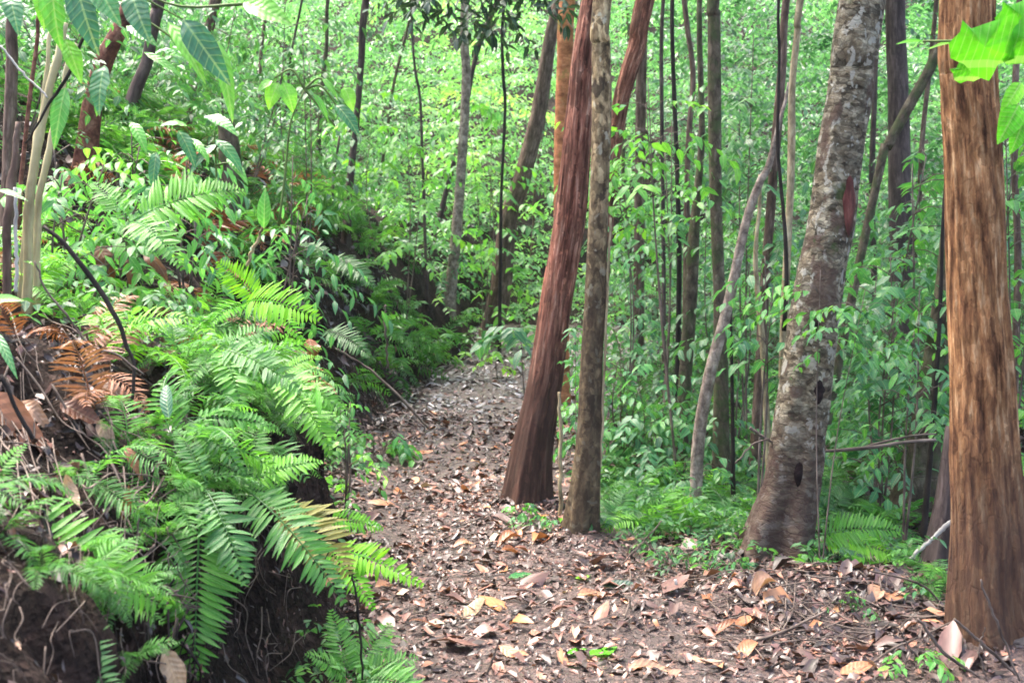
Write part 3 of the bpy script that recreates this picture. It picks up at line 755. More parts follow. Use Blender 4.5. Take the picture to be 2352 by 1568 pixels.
# left slope, over and behind the banks
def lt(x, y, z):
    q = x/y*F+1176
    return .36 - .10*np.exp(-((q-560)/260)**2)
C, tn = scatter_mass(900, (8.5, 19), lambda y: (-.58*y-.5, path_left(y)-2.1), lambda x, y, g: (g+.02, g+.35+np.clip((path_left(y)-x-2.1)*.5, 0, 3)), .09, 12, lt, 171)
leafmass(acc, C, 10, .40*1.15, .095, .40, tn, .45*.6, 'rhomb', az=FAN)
C, tn = scatter_mass(560, (12, 20), lambda y: (-.58*y-.5, path_left(y)-3.0), lambda x, y, g: (g+.6, np.maximum(g+1.0, 1.5+.215*y)), .1, 12, .38, 181)
leafmass(acc, C, 10, .5*1.15, .12, .42, tn, .45*.6, 'rhomb', az=FAN)
C, tn = scatter_mass(650, (14.5, 27), lambda y: (-.42*y, np.minimum(path_left(y)-.4, .2*y)), lambda x, y, g: (g+.02, g+.7), .2, 12, .5, 191)
leafmass(acc, C, 10, .45, .10, .42, tn, .25, 'rhomb', az=FAN)
C, tn = scatter_mass(620, (18, 27), lambda y: (path_left(y)-.5, .42*y), lambda x, y, g: (g+.02, g+.8), .2, 12, .55, 195, near_open=lambda x, y, z: (x > path_right(y)) | (y > 19.5))
leafmass(acc, C, 10, .45, .11, .42, tn, .25, 'rhomb', az=FAN)
und = obj('undergrowth', acc.mesh('undergrowth', G_FAR, False))
tag(und, 'dense mixed green undergrowth between the stems on both sides of the path', 'undergrowth', kind='stuff')

# ------------------------------------------------------------------ ferns
def frond_acc(L=1.0, Wd=.34, n=22, a0=50, a1=-45, sweep=.35, pw=.85, rnd=.5, droop=.25, chord=False, tpl='leaf', jitter=.04, stalk=.14, arch_side=0.0):
    """frond from the origin along +X, arching in XZ; pinnae in pairs"""
    m = 40; t = np.linspace(0, 1, m)
    ang = R(a0) + (R(a1)-R(a0))*t
    x = np.concatenate([[0], np.cumsum(np.cos(ang[:-1]))]); z = np.concatenate([[0], np.cumsum(np.sin(ang[:-1]))])
    k = 1.0/(m-1); P = np.stack([x*k, arch_side*t*t, z*k], -1)*L
    if chord:
        e = P[-1]; Lc = np.linalg.norm(e); e = e/Lc
        Xa = e; Ya = np.cross([0, 0, 1.], Xa); Ya = norm(Ya); Za = np.cross(Xa, Ya)
        P = np.stack([P@Xa, P@Ya, P@Za], -1)*(L/Lc)
    a = Acc()
    T = norm(np.gradient(P, axis=0)); Yv = norm(np.cross(UP, T)); Nv = np.cross(T, Yv)
    V, Q, rest, tri = tube(P, np.linspace(.006, .0015, m)*max(L, .4)*1.2, 4); a.add(V, Q, max(0, rnd-.15), rest+np.array([0, 5, 0])); a.T.append(tri)
    tt = stalk + (1-stalk)*(np.arange(n)+.5)/n
    prof = np.sin(np.pi*np.clip((tt-stalk)/(1-stalk)*.93+.045, 0, 1)**.62)**.75
    prof = prof*(1-.15*tt)+.03
    sp = L*(1-stalk)/n
    for s in (-1, 1):
        u = tt*(m-1); i0 = np.minimum(u.astype(int), m-2); fr = (u-i0)[:, None]
        Pp = P[i0]*(1-fr)+P[i0+1]*fr; Tt = T[i0]; Yy = Yv[i0]; Nn = Nv[i0]
        D = s*Yy + (sweep+.45*tt[:, None])*Tt + Nn*rng.normal(.10, jitter*2, (n, 1)) + Tt*rng.normal(0, jitter*1.5, (n, 1))
        ln = Wd*L*prof*rng.uniform(.78, 1.08, n)*np.where(rng.uniform(size=n) < .07, rng.uniform(.15, .6, n), 1)
        leaves(a, Pp, D, Nn + rng.normal(0, .20, (n, 3)), ln, sp*pw*np.minimum(1, .55+ln/(Wd*L)*.6), rnd + rng.normal(0, .05, n), tpl, fold=.35, bend=droop+.10*rng.normal(size=n))
    return a

def packed(a):
    return (np.concatenate(a.V), np.concatenate(a.T), np.concatenate(a.Q) if a.Q else np.zeros((0, 4), int), np.concatenate(a.r), np.concatenate(a.rest))

def bake(acc, pk, P, Rm, S, dr):
    """many copies of a packed piece into one mesh. P (n,3) Rm (n,3,3) S (n,) dr (n,)"""
    V, T, Q, r, rest = pk; n = len(P); k = len(V)
    W = np.einsum('nij,kj->nki', Rm, V)*S[:, None, None] + P[:, None]
    off = (np.arange(n)*k)[:, None, None] + acc.n
    acc.V.append(W.reshape(-1, 3)); acc.T.append((T[None]+off).reshape(-1, 3))
    if len(Q): acc.Q.append((Q[None]+off).reshape(-1, 4))
    acc.r.append(np.clip(r[None]+dr[:, None], 0, 1).ravel()); acc.rest.append(np.tile(rest, (n, 1))); acc.n += n*k

def rotz(a):
    c, s = np.cos(a), np.sin(a); z = np.zeros_like(c); o = np.ones_like(c)
    return np.stack([np.stack([c, -s, z], -1), np.stack([s, c, z], -1), np.stack([z, z, o], -1)], -2)

LOW = [packed(frond_acc(1, .30, 15, a0, a1, .3, .8, .45, .3, tpl='rhomb', jitter=.09, arch_side=sd)) for a0, a1, sd in ((62, -40, .1), (40, -60, -.12), (75, -15, .05), (25, -70, .15), (5, -75, -.1))]
MIDF = [packed(frond_acc(1, .30, 20, a0, a1, .3, .72, .5, .3, tpl='leaf', jitter=.08, arch_side=sd)) for a0, a1, sd in ((62, -40, .1), (40, -60, -.12), (70, -25, .05), (25, -70, .15))]

def fern_cover(acc, xs, ys, size, lib, nf=6, tint=0.0, away=None, lift=0.0):
    for x, y in zip(xs, ys):
        z = float(H(x, y))+lift
        k = nf + rng.integers(-1, 3)
        az = rng.uniform(0, 2*np.pi)+np.arange(k)*2*np.pi/k+rng.normal(0, .3, k)
        if away is not None: az = np.where(rng.uniform(size=k) < .6, rng.normal(away, .8, k), az)
        s = size*rng.uniform(.65, 1.25)
        for a in az:
            pk = lib[rng.integers(0, len(lib))]
            ro = rng.normal(0, .45); c_, s_r = math.cos(ro), math.sin(ro)
            el = rng.normal(0, .22); ce, se = math.cos(el), math.sin(el)
            M_ = rotz(np.array([a])) @ np.array([[ce, 0, se], [0, 1, 0], [-se, 0, ce]]) @ np.array([[1, 0, 0], [0, c_, -s_r], [0, s_r, c_]])
            bake(acc, pk, np.array([[x, y, z]]), M_, np.array([s*rng.uniform(.7, 1.15)]), np.array([tint+rng.normal(0, .10)]))

acc = Acc()
# second bank: ferns along the lip and above, grey-green
y = rng.uniform(7.6, 16.5, 210); s = rng.choice([1, 0], 210, p=[.88, .12]); sv = np.where(s == 1, rng.uniform(.95, 3.2, 210), rng.uniform(.05, .8, 210))
x = path_left(y)-sv
fern_cover(acc, x, y, .50, LOW, 6, -.06, away=-.4)
# nearer slope: denser, greener, leaning out over the path
y = rng.uniform(3.8, 6.4, 120); x = path_left(y)-rng.uniform(.20, 1.9, 120)
ok = ~((y < 4.7) & (x < -1.25)) & ~((y < 4.0) & (x < -1.0))
fern_cover(acc, x[ok], y[ok], .31, MIDF, 5, -.08, away=-.5)
y = rng.uniform(3.2, 6.2, 46); fern_cover(acc, path_left(y)-rng.uniform(.26, .5, 46), y, .27, MIDF, 5, -.02, away=-.6)
y = rng.uniform(3.9, 6.4, 26); fern_cover(acc, path_left(y)-rng.uniform(.3, 1.6, 26), y, .30, MIDF, 3, .30, away=-.6)
y = rng.uniform(2.4, 3.5, 16); fern_cover(acc, path_left(y)-rng.uniform(.15, .55, 16), y, .17, MIDF, 5, -.05, away=-.7)
y = rng.uniform(6.25, 8.2, 26); fern_cover(acc, path_right(y)+rng.uniform(.05, .8, 26), y, .34, MIDF, 6, .06)
# low ferns closing in the right edge of the path
y = rng.uniform(6.25, 9.5, 70); x = path_right(y)+rng.uniform(.12, 1.6, 70)
fern_cover(acc, x, y, .30, MIDF, 6, -.12)
# right floor
y = rng.uniform(6.2, 15, 90); x = path_right(y)+rng.uniform(.35, 4, 90)
fern_cover(acc, x, y, .42, LOW, 6, -.05)
y = rng.uniform(4.8, 6.0, 26); fern_cover(acc, np.minimum(path_right(y)+rng.uniform(.1, .9, 26), 1.75), y, .22, MIDF, 4, -.05)
ferns = obj('fern_cover', acc.mesh('fern_cover', G_FERN, False))
tag(ferns, 'dense fern cover spilling over the earth banks and the forest floor', 'fern cover', kind='stuff')

acc = Acc()
y = rng.uniform(3.3, 7, 46); fern_cover(acc, path_left(y)-rng.uniform(.2, 2.0, 46), y, .30, MIDF, 3, -.1, away=-.5, lift=-.03)
y = rng.uniform(8, 13, 40); fern_cover(acc, path_left(y)-rng.uniform(.8, 2.6, 40), y, .45, LOW, 4, -.1, away=-.5, lift=-.03)
tag(obj('dead_fronds', acc.mesh('dead_fronds', DRY, False)), 'withered brown fern fronds hanging among the green ones on the banks', 'dead fronds', kind='stuff')

# small seedlings and herbs along the path edges
acc = Acc()
def herbs(xs, ys, h, L, tint):
    n = len(xs); z = H(xs, ys)
    C = np.stack([xs, ys, z+h*rng.uniform(.3, 1, n)], -1)
    leafmass(acc, C, 6, L*2.2, L, .5, tint+rng.normal(0, .15, n), .3, 'leaf', spread=1.0, jit=.3)
y = rng.uniform(4.4, 9.5, 90); herbs(path_left(y)+rng.uniform(-.25, .10, 90), y, .12, .05, .62)
y = rng.uniform(6.3, 13, 200); herbs(path_right(y)+rng.uniform(.10, 2.5, 200), y, .35, .06, .45)
y = rng.uniform(6.2, 9, 170); herbs(path_right(y)+rng.uniform(.05, 1.3, 170), y, .22, .05, .42)
y = rng.uniform(3.9, 7, 420); herbs(path_left(y)-rng.uniform(.25, 2.2, 420), y, .26, .045, .5)
y = rng.uniform(5.15, 6.2, 150); herbs(rng.uniform(.6, 1.9, 150), y, .16, .042, .42)
y = rng.uniform(6.0, 7.6, 90); herbs(rng.uniform(.38, 1.2, 90), y, .2, .05, .42)
y = rng.uniform(3.7, 4.4, 60); herbs(path_left(y)+rng.uniform(-.1, .25, 60), y, .16, .04, .5)
y = rng.uniform(8, 16, 260); herbs(path_left(y)-rng.uniform(1.2, 3.4, 260), y, .30, .07, .35)
y = rng.uniform(13.5, 20, 300); herbs(path_left(y)+rng.uniform(-1, 4, 300), y, .5, .09, .6); 
hb = obj('ground_herbs', acc.mesh('ground_herbs', G_MID, False))
tag(hb, 'small leafy herbs and seedlings growing along the edges of the path', 'herbs', kind='stuff')

# ------------------------------------------------------------------ saplings and shrubs, each its own
def sapling(name, label, cat, base, reach, mat, leafL=.07, W=.45, n_twig=26, tl=.28, K=9, tint=.55, tpl='leaf', stem_r=.008, spread=.35, lean=(0, 0), zlo=.25, group=None, stem_mat=None, droop=.35, stems=2, flat=.8, up=.0):
    """base world (x,y); reach = height above ground"""
    x, y = base[:2]; z = float(H(x, y)) if len(base) < 3 else base[2]
    o = np.array([x, y, z-.03]); sa = Acc(); la = Acc()
    tips = []
    for q in range(stems):
        top = o + np.array([lean[0]+rng.normal(0, spread*.4), lean[1]+rng.normal(0, spread*.3), reach*rng.uniform(.8, 1.0)])
        mid = (o+top)/2 + np.array([rng.normal(0, spread*.15), rng.normal(0, .05), 0]) - np.array([lean[0], lean[1], 0])*.15
        c = catmull([o, mid, top], 14); add_tube(sa, c, np.linspace(stem_r, stem_r*.35, 14), 6); tips.append(c)
    C = []
    for q in range(n_twig):
        c = tips[q % stems]; f = zlo+(1-zlo)*((q//stems)+.5)/max(1, n_twig//stems); f = min(f, 1)
        p = c[min(13, int(f*13))]
        az = rng.uniform(0, 6.28); rr = spread*rng.uniform(.2, 1)*(1.15-.5*f)
        e = p + np.array([math.cos(az)*rr, math.sin(az)*rr*flat, rr*.25+up])
        add_tube(sa, catmull([p, (p+e)/2+np.array([0, 0, .03]), e], 5), np.linspace(stem_r*.4, stem_r*.18, 5), 4)
        C.append((e, az))
    C0 = np.array([c[0] for c in C]); az = np.array([c[1] for c in C])+rng.normal(0, .5, len(C))
    leafmass(la, C0, K, tl, leafL, W, np.clip(tint+rng.normal(0, .08, len(C0)), 0, 1), droop, tpl, az=az, spread=.85, jit=.18, bend=.3)
    t = empty(name, o); tag(t, label, cat, group)
    obj('stem', sa.mesh('stem', stem_mat or TWIG, True, o), t)
    obj('foliage', la.mesh('foliage', mat, True, o), t)
    return t

def sap_px(name, label, px, py_base, py_top, d, **kw):
    """stands d metres ahead below pixel column px; its top reaches pixel row py_top"""
    cat = kw.pop('cat', 'shrub'); mat = kw.pop('mat', G_MID)
    p = at(px, py_base, d); g = float(H(p[0], d)); zt = at(px, py_top, d)[2]
    return sapling(name, label, cat, (p[0], d), max(.12, zt-g), mat, **kw)

sap_px('leafy_shrub', 'big leafy shrub filling the space between the patchy tree and the orange-brown tree', 2030, 1000, 545, 6.9, mat=G_BROAD, leafL=.11, W=.5, n_twig=70, tl=.32, K=8, tint=.34, spread=.34, stems=4, zlo=.18, lean=(.05, 0), cat='shrub')
sap_px('leafy_shrub', 'drooping pale green branchy shrub in front of the dark mossy leaning tree', 2085, 900, 640, 6.2, mat=G_BROAD, leafL=.07, W=.36, n_twig=26, tl=.30, K=10, tint=.5, spread=.26, stems=2, zlo=.45, droop=.5)
sap_px('leafy_shrub', 'bright leafy sapling behind the upper half of the gap left of the orange-brown tree', 2095, 600, 210, 7.8, mat=G_BROAD, leafL=.10, W=.5, n_twig=44, tl=.34, K=8, tint=.48, spread=.34, stems=3, zlo=.5, stem_r=.012)
sap_px('climbing_sapling', 'leafy sapling crossing the front of the patchy tree below its red wound', 1895, 800, 575, 5.45, mat=G_BROAD, leafL=.06, W=.42, n_twig=20, tl=.22, K=8, tint=.55, spread=.26, stems=2, zlo=.8, lean=(.05, 0), stem_r=.004)
sap_px('sapling', 'slender sapling with broad pale leaves between the pale twisted tree and the patchy one', 1745, 900, 500, 6.5, mat=G_BROAD, leafL=.085, W=.5, n_twig=18, tl=.2, K=6, tint=.42, spread=.2, stems=2, zlo=.6)
sap_px('sapling', 'yellow-green sapling high in the thicket right of the reddish leaning tree', 1520, 500, 250, 8.5, mat=G_BROAD, leafL=.09, W=.5, n_twig=20, tl=.30, K=8, tint=.52, spread=.36, stems=2, zlo=.72)
sap_px('sapling', 'sapling with arching yellowish twigs near the top, beside the upright dark tree', 1570, 300, 60, 7.5, mat=G_BROAD, leafL=.10, W=.42, n_twig=22, tl=.45, K=8, tint=.66, spread=.36, stems=2, zlo=.8)
sap_px('sapling', 'tall dark-leaved sapling between the upright dark tree and the slim yellowish tan one', 1725, 500, 60, 8.2, mat=G_MID, leafL=.09, W=.45, n_twig=54, tl=.36, K=9, tint=.42, spread=.32, stems=3, zlo=.4)
sap_px('sapling', 'mid-height green sapling behind the upright dark tree at the level of the path bend', 1690, 700, 420, 9.0, mat=G_MID, leafL=.075, W=.42, n_twig=36, tl=.34, K=9, tint=.5, spread=.42, stems=3, zlo=.4)
sap_px('sapling', 'fresh green sapling behind the foot of the slim lichen tree', 1430, 850, 700, 10.5, mat=G_BROAD, leafL=.09, W=.42, n_twig=26, tl=.34, K=9, tint=.45, spread=.42, stems=3, zlo=.35)
sap_px('sapling', 'pale green palmate plant right of the slim lichen tree above the grey path', 1425, 840, 780, 9.0, mat=G_BROAD, leafL=.12, W=.28, n_twig=14, tl=.3, K=8, tint=.38, spread=.26, stems=2, zlo=.4)
sap_px('herb_plant', 'light green bushy plant on the ground right of the slim lichen tree', 1450, 1060, 930, 8.0, mat=G_BROAD, leafL=.07, W=.5, n_twig=30, tl=.2, K=7, tint=.46, spread=.24, stems=4, zlo=.3, cat='plant')
sap_px('herb_plant', 'bluish green ground plant just left of the black dead stem', 1600, 1120, 1050, 7.3, mat=G_BROAD, leafL=.06, W=.45, n_twig=18, tl=.18, K=7, tint=.3, spread=.24, stems=3, zlo=.3, cat='plant')
sap_px('seedling', 'blue-green seedling in front of the middle of the red-brown leaning tree', 1215, 760, 712, 9.5, mat=G_BROAD, leafL=.15, W=.4, n_twig=7, tl=.24, K=6, tint=.28, spread=.2, stems=1, zlo=.85, cat='seedling')
sap_px('seedling', 'small seedling between the red-brown leaning tree and the slim lichen tree', 1325, 760, 655, 6.7, mat=G_BROAD, leafL=.055, W=.42, n_twig=8, tl=.13, K=6, tint=.35, spread=.11, stems=1, zlo=.8, stem_r=.003, cat='seedling')
sap_px('seedling', 'tuft of green seedlings at the foot of the red-brown leaning tree', 1205, 1180, 1140, 6.55, mat=G_BROAD, leafL=.04, W=.5, n_twig=12, tl=.08, K=6, tint=.55, spread=.1, stems=3, zlo=.3, stem_r=.003, cat='seedling')
sap_px('seedling', 'pale seedlings on the litter between the feet of the two middle trees', 1270, 1210, 1180, 6.3, mat=G_BROAD, leafL=.035, W=.5, n_twig=12, tl=.08, K=6, tint=.5, spread=.13, stems=3, zlo=.3, stem_r=.003, cat='seedling')
sap_px('seedling', 'yellow-leaved seedling where the path ends, left of the dark leaning tree foot', 1145, 800, 772, 13.5, mat=G_BROAD, leafL=.09, W=.5, n_twig=8, tl=.15, K=5, tint=.95, spread=.16, stems=1, zlo=.4, cat='seedling')
sap_px('herb_plant', 'light green bushy plant on the path edge below the dark earth bank', 855, 1050, 985, 8.3, mat=G_BROAD, leafL=.09, W=.5, n_twig=22, tl=.2, K=6, tint=.45, spread=.2, stems=3, zlo=.2, cat='plant')
sap_px('herb_plant', 'yellow-green leafy plant on the lip of the bank beside the path, above the bushy one', 790, 1000, 900, 6.6, mat=G_BROAD, leafL=.06, W=.45, n_twig=20, tl=.16, K=6, tint=.72, spread=.14, stems=3, zlo=.3, cat='plant')
sap_px('shrub', 'yellow-green arching shrub below the rust-brown broken trunk', 280, 480, 275, 5.6, mat=G_BROAD, leafL=.085, W=.38, n_twig=46, tl=.26, K=8, tint=.66, spread=.28, stems=4, zlo=.35, droop=.6)
sap_px('shrub', 'light green shrub at the left behind the dry canes', 160, 560, 300, 5.2, mat=G_BROAD, leafL=.075, W=.42, n_twig=44, tl=.22, K=8, tint=.55, spread=.26, stems=4, zlo=.3, droop=.5)
sap_px('shrub', 'bluish leafy shrub left of the short mossy stump', 420, 440, 300, 6.4, mat=G_BROAD, leafL=.09, W=.38, n_twig=30, tl=.26, K=7, tint=.32, spread=.28, stems=3, zlo=.3, droop=.6)
sap_px('shrub', 'pale drooping shrub on the slope right of the short mossy stump', 650, 470, 330, 7.6, mat=G_BROAD, leafL=.10, W=.34, n_twig=34, tl=.32, K=8, tint=.38, spread=.36, stems=3, zlo=.3, droop=.7)
sap_px('sapling', 'tall loose sapling left of the slender dark straight tree', 700, 300, 40, 10, mat=G_MID, leafL=.09, W=.42, n_twig=54, tl=.42, K=9, tint=.42, spread=.6, stems=3, zlo=.4)
sap_px('sapling', 'tall bluish-leaved sapling in the upper left beside the slim brown blotched tree', 560, 200, -20, 10.5, mat=G_MID, leafL=.10, W=.42, n_twig=54, tl=.42, K=9, tint=.35, spread=.65, stems=3, zlo=.4)
sap_px('sapling', 'sapling with dense leaves behind the top of the dry canes', 60, 260, 0, 7.0, mat=G_MID, leafL=.08, W=.42, n_twig=54, tl=.34, K=9, tint=.36, spread=.42, stems=3, zlo=.3)
sap_px('sapling', 'yellow-green young tree in the thicket right of the slender dark straight tree', 930, 420, 170, 14, mat=G_BROAD, leafL=.13, W=.45, n_twig=50, tl=.5, K=9, tint=.76, spread=.7, stems=3, zlo=.3)
sap_px('sapling', 'bright green young tree between the light brown slender tree and the vine stem', 1110, 480, 130, 17, mat=G_BROAD, leafL=.15, W=.45, n_twig=54, tl=.5, K=9, tint=.62, spread=.6, stems=3, zlo=.2)
sap_px('sapling', 'bright green sapling against the middle of the reddish leaning tree', 1440, 420, 290, 9.2, mat=G_BROAD, leafL=.09, W=.5, n_twig=26, tl=.25, K=8, tint=.78, spread=.24, stems=2, zlo=.8)
sap_px('sapling', 'leafy sapling at the right edge behind the orange-brown tree', 2330, 500, 180, 6.5, mat=G_BROAD, leafL=.09, W=.5, n_twig=46, tl=.25, K=8, tint=.6, spread=.24, stems=3, zlo=.3)
sap_px('shrub', 'yellow-green shrub low at the right edge behind the orange-brown tree', 2345, 1000, 640, 7.5, mat=G_BROAD, leafL=.08, W=.45, n_twig=50, tl=.25, K=8, tint=.68, spread=.3, stems=3, zlo=.2)
sap_px('shrub', 'low dark green shrub behind the mossy leaning tree foot', 1985, 1150, 1010, 8.5, mat=G_MID, leafL=.07, W=.45, n_twig=34, tl=.25, K=8, tint=.5, spread=.4, stems=4, zlo=.2)
sap_px('shrub', 'bluish shrub in the hollow right of the thin pair of trees', 1600, 900, 770, 9.6, mat=G_MID, leafL=.08, W=.4, n_twig=34, tl=.3, K=8, tint=.45, spread=.5, stems=4, zlo=.2)
sap_px('seedling', 'small round-leaved seedlings left of the curled yellow leaf', 1690, 1380, 1330, 5.25, mat=G_BROAD, leafL=.045, W=.6, n_twig=12, tl=.08, K=5, tint=.4, spread=.12, stems=3, zlo=.3, stem_r=.003, cat='seedling')
sap_px('seedling', 'light green seedling right of the curled yellow leaf at the patchy tree foot', 1865, 1330, 1275, 5.35, mat=G_BROAD, leafL=.06, W=.55, n_twig=12, tl=.10, K=5, tint=.55, spread=.12, stems=3, zlo=.3, stem_r=.003, cat='seedling')
sap_px('seedling', 'pale seedling among the twigs close to the left side of the orange-brown tree', 2150, 1400, 1345, 4.85, mat=G_BROAD, leafL=.04, W=.5, n_twig=10, tl=.08, K=5, tint=.4, spread=.10, stems=3, zlo=.3, stem_r=.003, cat='seedling')
sap_px('seedling', 'yellow-green seedling in the litter at the bottom edge before the orange-brown tree', 2110, 1540, 1490, 4.2, mat=G_BROAD, leafL=.045, W=.4, n_twig=10, tl=.10, K=6, tint=.65, spread=.12, stems=3, zlo=.3, stem_r=.003, cat='seedling')
sap_px('seedling', 'small green seedling in the middle of the litter heap', 1960, 1475, 1440, 4.75, mat=G_BROAD, leafL=.035, W=.5, n_twig=8, tl=.07, K=5, tint=.5, spread=.08, stems=2, zlo=.3, stem_r=.003, cat='seedling')
# the nameless mass of shrubs filling the thicket: nothing tells them apart
for k in range(26):
    d = float(rng.uniform(9.5, 16)); px = float(rng.uniform(1480, 2352)); 
    sap_px('thicket_shrub', 'indistinct leafy shrub deep in the thicket right of the path', px, 900, float(rng.uniform(280, 780)), d, mat=(G_MID, G_BROAD)[k % 2], leafL=.10, W=.45, n_twig=40, tl=.42, K=9, tint=float(rng.uniform(.15, .5)), spread=.6, stems=2, zlo=.1, stem_r=.005, stem_mat=B_MOSS, group='indistinct shrubs right of the path')
for k in range(14):
    px = float(rng.uniform(1420, 2150)); d = float(rng.uniform(7.6, 10.5))
    sap_px('low_shrub', 'low leafy shrub between the stems on the right side of the path', px, 1000, float(rng.uniform(760, 960)), d, mat=(G_BROAD, G_MID)[k % 2], leafL=.085, W=.5, n_twig=34, tl=.3, K=8, tint=float(rng.uniform(.25, .6)), spread=.36, stems=3, zlo=.1, stem_r=.005, stem_mat=B_MOSS, group='low shrubs right of the path')
for k in range(22):
    d = float(rng.uniform(10, 17)); px = float(rng.uniform(0, 1020))
    if px > 480 and d < 15: px = float(rng.uniform(0, 480))
    g = at(px, 500, d); 
    py_t = 560-(float(H(g[0], d))+float(rng.uniform(.6, 1.9))-1.5)/d*F
    sap_px('slope_shrub', 'indistinct leafy shrub on the slope left of the path', px, 900, py_t, d, mat=(G_MID, G_BROAD)[k % 2], leafL=.10, W=.42, n_twig=40, tl=.42, K=9, tint=float(rng.uniform(.15, .5)), spread=.6, stems=2, zlo=.1, stem_r=.005, stem_mat=B_MOSS, group='indistinct shrubs left of the path')
# ------------------------------------------------------------------ individual ferns
def frame(B, E, tilt=.8):
    """X runs from B to E, Z (the upper face) leans from the sky towards the open side of the bank"""
    X = norm(np.array(E)-np.array(B)); Zv = np.array([.12, -math.sin(tilt), math.cos(tilt)])
    Zv = norm(Zv - X*np.dot(X, Zv)); Yv = np.cross(Zv, X)
    M = Matrix.Identity(4)
    for k, v in enumerate((X, Yv, Zv)):
        for q in range(3): M[q][k] = v[q]
    return M

def fern(label, fr, mat=None, rnd=.6, root=None, name='fern', group=None):
    """fr: list of (px0,py0,d0, px1,py1,d1, width_ratio, arch, roll[, rnd])"""
    b0 = at(*fr[0][:3]) if root is None else np.array(root)
    t = empty(name, b0); tag(t, label, 'fern', group)
    for f in fr:
        B, E = at(*f[:3]), at(*f[3:6]); L = float(np.linalg.norm(E-B))
        rr = f[9] if len(f) > 9 else rnd
        a = frond_acc(1.0, f[6], int(np.clip(L*60, 18, 36)), f[7], -f[7], .22, 1.05, rr, .18, True, 'fine' if L > .3 else 'leaf', .03, .10)
        me = a.mesh('frond', mat or G_FERN, True)
        M = frame(B, E, .55+.6*abs(f[8])); M = Matrix.Translation(Vector(tuple(B-b0))) @ M @ Matrix.Diagonal((L, L, L, 1))
        obj('frond', me, t, M)
    return t

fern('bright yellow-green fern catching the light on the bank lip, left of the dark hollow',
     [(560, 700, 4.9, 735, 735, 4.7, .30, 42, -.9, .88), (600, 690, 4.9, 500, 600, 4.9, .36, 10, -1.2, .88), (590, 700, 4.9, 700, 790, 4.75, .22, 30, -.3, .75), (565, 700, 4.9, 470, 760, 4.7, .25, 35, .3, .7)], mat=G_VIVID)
fern('fern with one long arching frond below the short mossy stump, under the yellow-green shrub',
     [(300, 510, 4.7, 560, 440, 4.9, .34, 28, -.6, .72), (300, 510, 4.7, 420, 620, 4.5, .28, 35, -.3, .6), (300, 512, 4.7, 210, 420, 4.8, .3, 25, .4, .6)])
fern('large fern reaching in from the left edge with white glints on its drooping side leaflets',
     [(-60, 1165, 2.75, 385, 1400, 2.75, .26, 22, -.5, .68), (-40, 1180, 2.75, 130, 1330, 2.6, .24, 25, -.3, .6), (-60, 1160, 2.8, 60, 1020, 2.9, .25, 20, .2, .6)])
fern('fern hanging its longest frond straight down over the black hollow of the near bank',
     [(462, 1130, 3.25, 446, 1560, 3.02, .30, 16, .0, .55), (470, 1120, 3.25, 565, 1340, 3.05, .30, 24, .1, .30), (480, 1110, 3.25, 350, 1190, 3.2, .24, 20, .0, .45), (475, 1110, 3.25, 400, 980, 3.4, .22, 20, .2, .4)])
fern('fern whose long frond runs down to the right over the near black bank edge',
     [(560, 1120, 3.5, 790, 1385, 3.3, .24, 26, -.3, .45), (560, 1120, 3.5, 700, 1180, 3.5, .26, 24, -.2, .55), (560, 1110, 3.5, 600, 960, 3.7, .26, 18, .1, .5), (565, 1110, 3.5, 740, 1060, 3.6, .28, 24, -.4, .8)])
fern('olive fern with a broad frond hanging at the corner of the near bank',
     [(650, 1170, 3.7, 800, 1320, 3.5, .40, 30, -.3, .97), (650, 1165, 3.7, 760, 1210, 3.6, .32, 25, -.3, .8)], mat=G_OLIVE)
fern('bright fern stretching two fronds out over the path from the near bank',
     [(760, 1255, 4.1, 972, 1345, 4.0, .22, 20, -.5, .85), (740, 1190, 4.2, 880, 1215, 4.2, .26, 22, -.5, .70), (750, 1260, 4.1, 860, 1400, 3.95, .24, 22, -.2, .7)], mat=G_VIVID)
fern('small bluish green fern at the bottom left corner against bare earth',
     [(60, 1462, 2.45, 270, 1590, 2.35, .42, 30, -.3, .30), (62, 1465, 2.45, 30, 1540, 2.4, .3, 20, .2, .35)])
fern('fern spreading over the litter at the bottom edge, beside the black bank foot',
     [(800, 1560, 3.9, 960, 1510, 3.95, .32, 22, .3, .5), (800, 1560, 3.9, 900, 1430, 4.1, .30, 20, .2, .5), (800, 1560, 3.9, 760, 1400, 4.0, .30, 18, 0, .55), (810, 1565, 3.9, 980, 1590, 3.7, .32, 22, .2, .45), (800, 1565, 3.9, 700, 1500, 3.8, .30, 20, 0, .6)])
fern('pale fern in the middle of the near bank beside the upright oval leaf',
     [(500, 800, 4.0, 690, 900, 3.9, .26, 26, -.3, .4), (500, 800, 4.0, 640, 760, 4.1, .28, 26, -.4, .5), (500, 805, 4.0, 420, 900, 3.85, .26, 24, .2, .5), (505, 800, 4.0, 560, 960, 3.8, .26, 26, 0, .6)])
fern('light green fern on the near bank below the bright yellow-green one',
     [(640, 860, 4.4, 790, 950, 4.3, .30, 26, -.3, .65), (640, 860, 4.4, 760, 1040, 4.2, .28, 26, -.2, .75), (640, 858, 4.4, 560, 780, 4.5, .28, 20, .1, .5), (645, 860, 4.4, 740, 820, 4.5, .28, 26, -.4, .8)])
fern('fern with narrow white-edged fronds in the centre of the near bank above the hanging one',
     [(430, 960, 3.5, 560, 1090, 3.4, .22, 22, -.3, .35), (430, 960, 3.5, 640, 985, 3.6, .20, 20, -.4, .5), (430, 965, 3.5, 370, 880, 3.6, .24, 20, .2, .45), (430, 965, 3.5, 500, 1060, 3.4, .22, 25, 0, .6)])
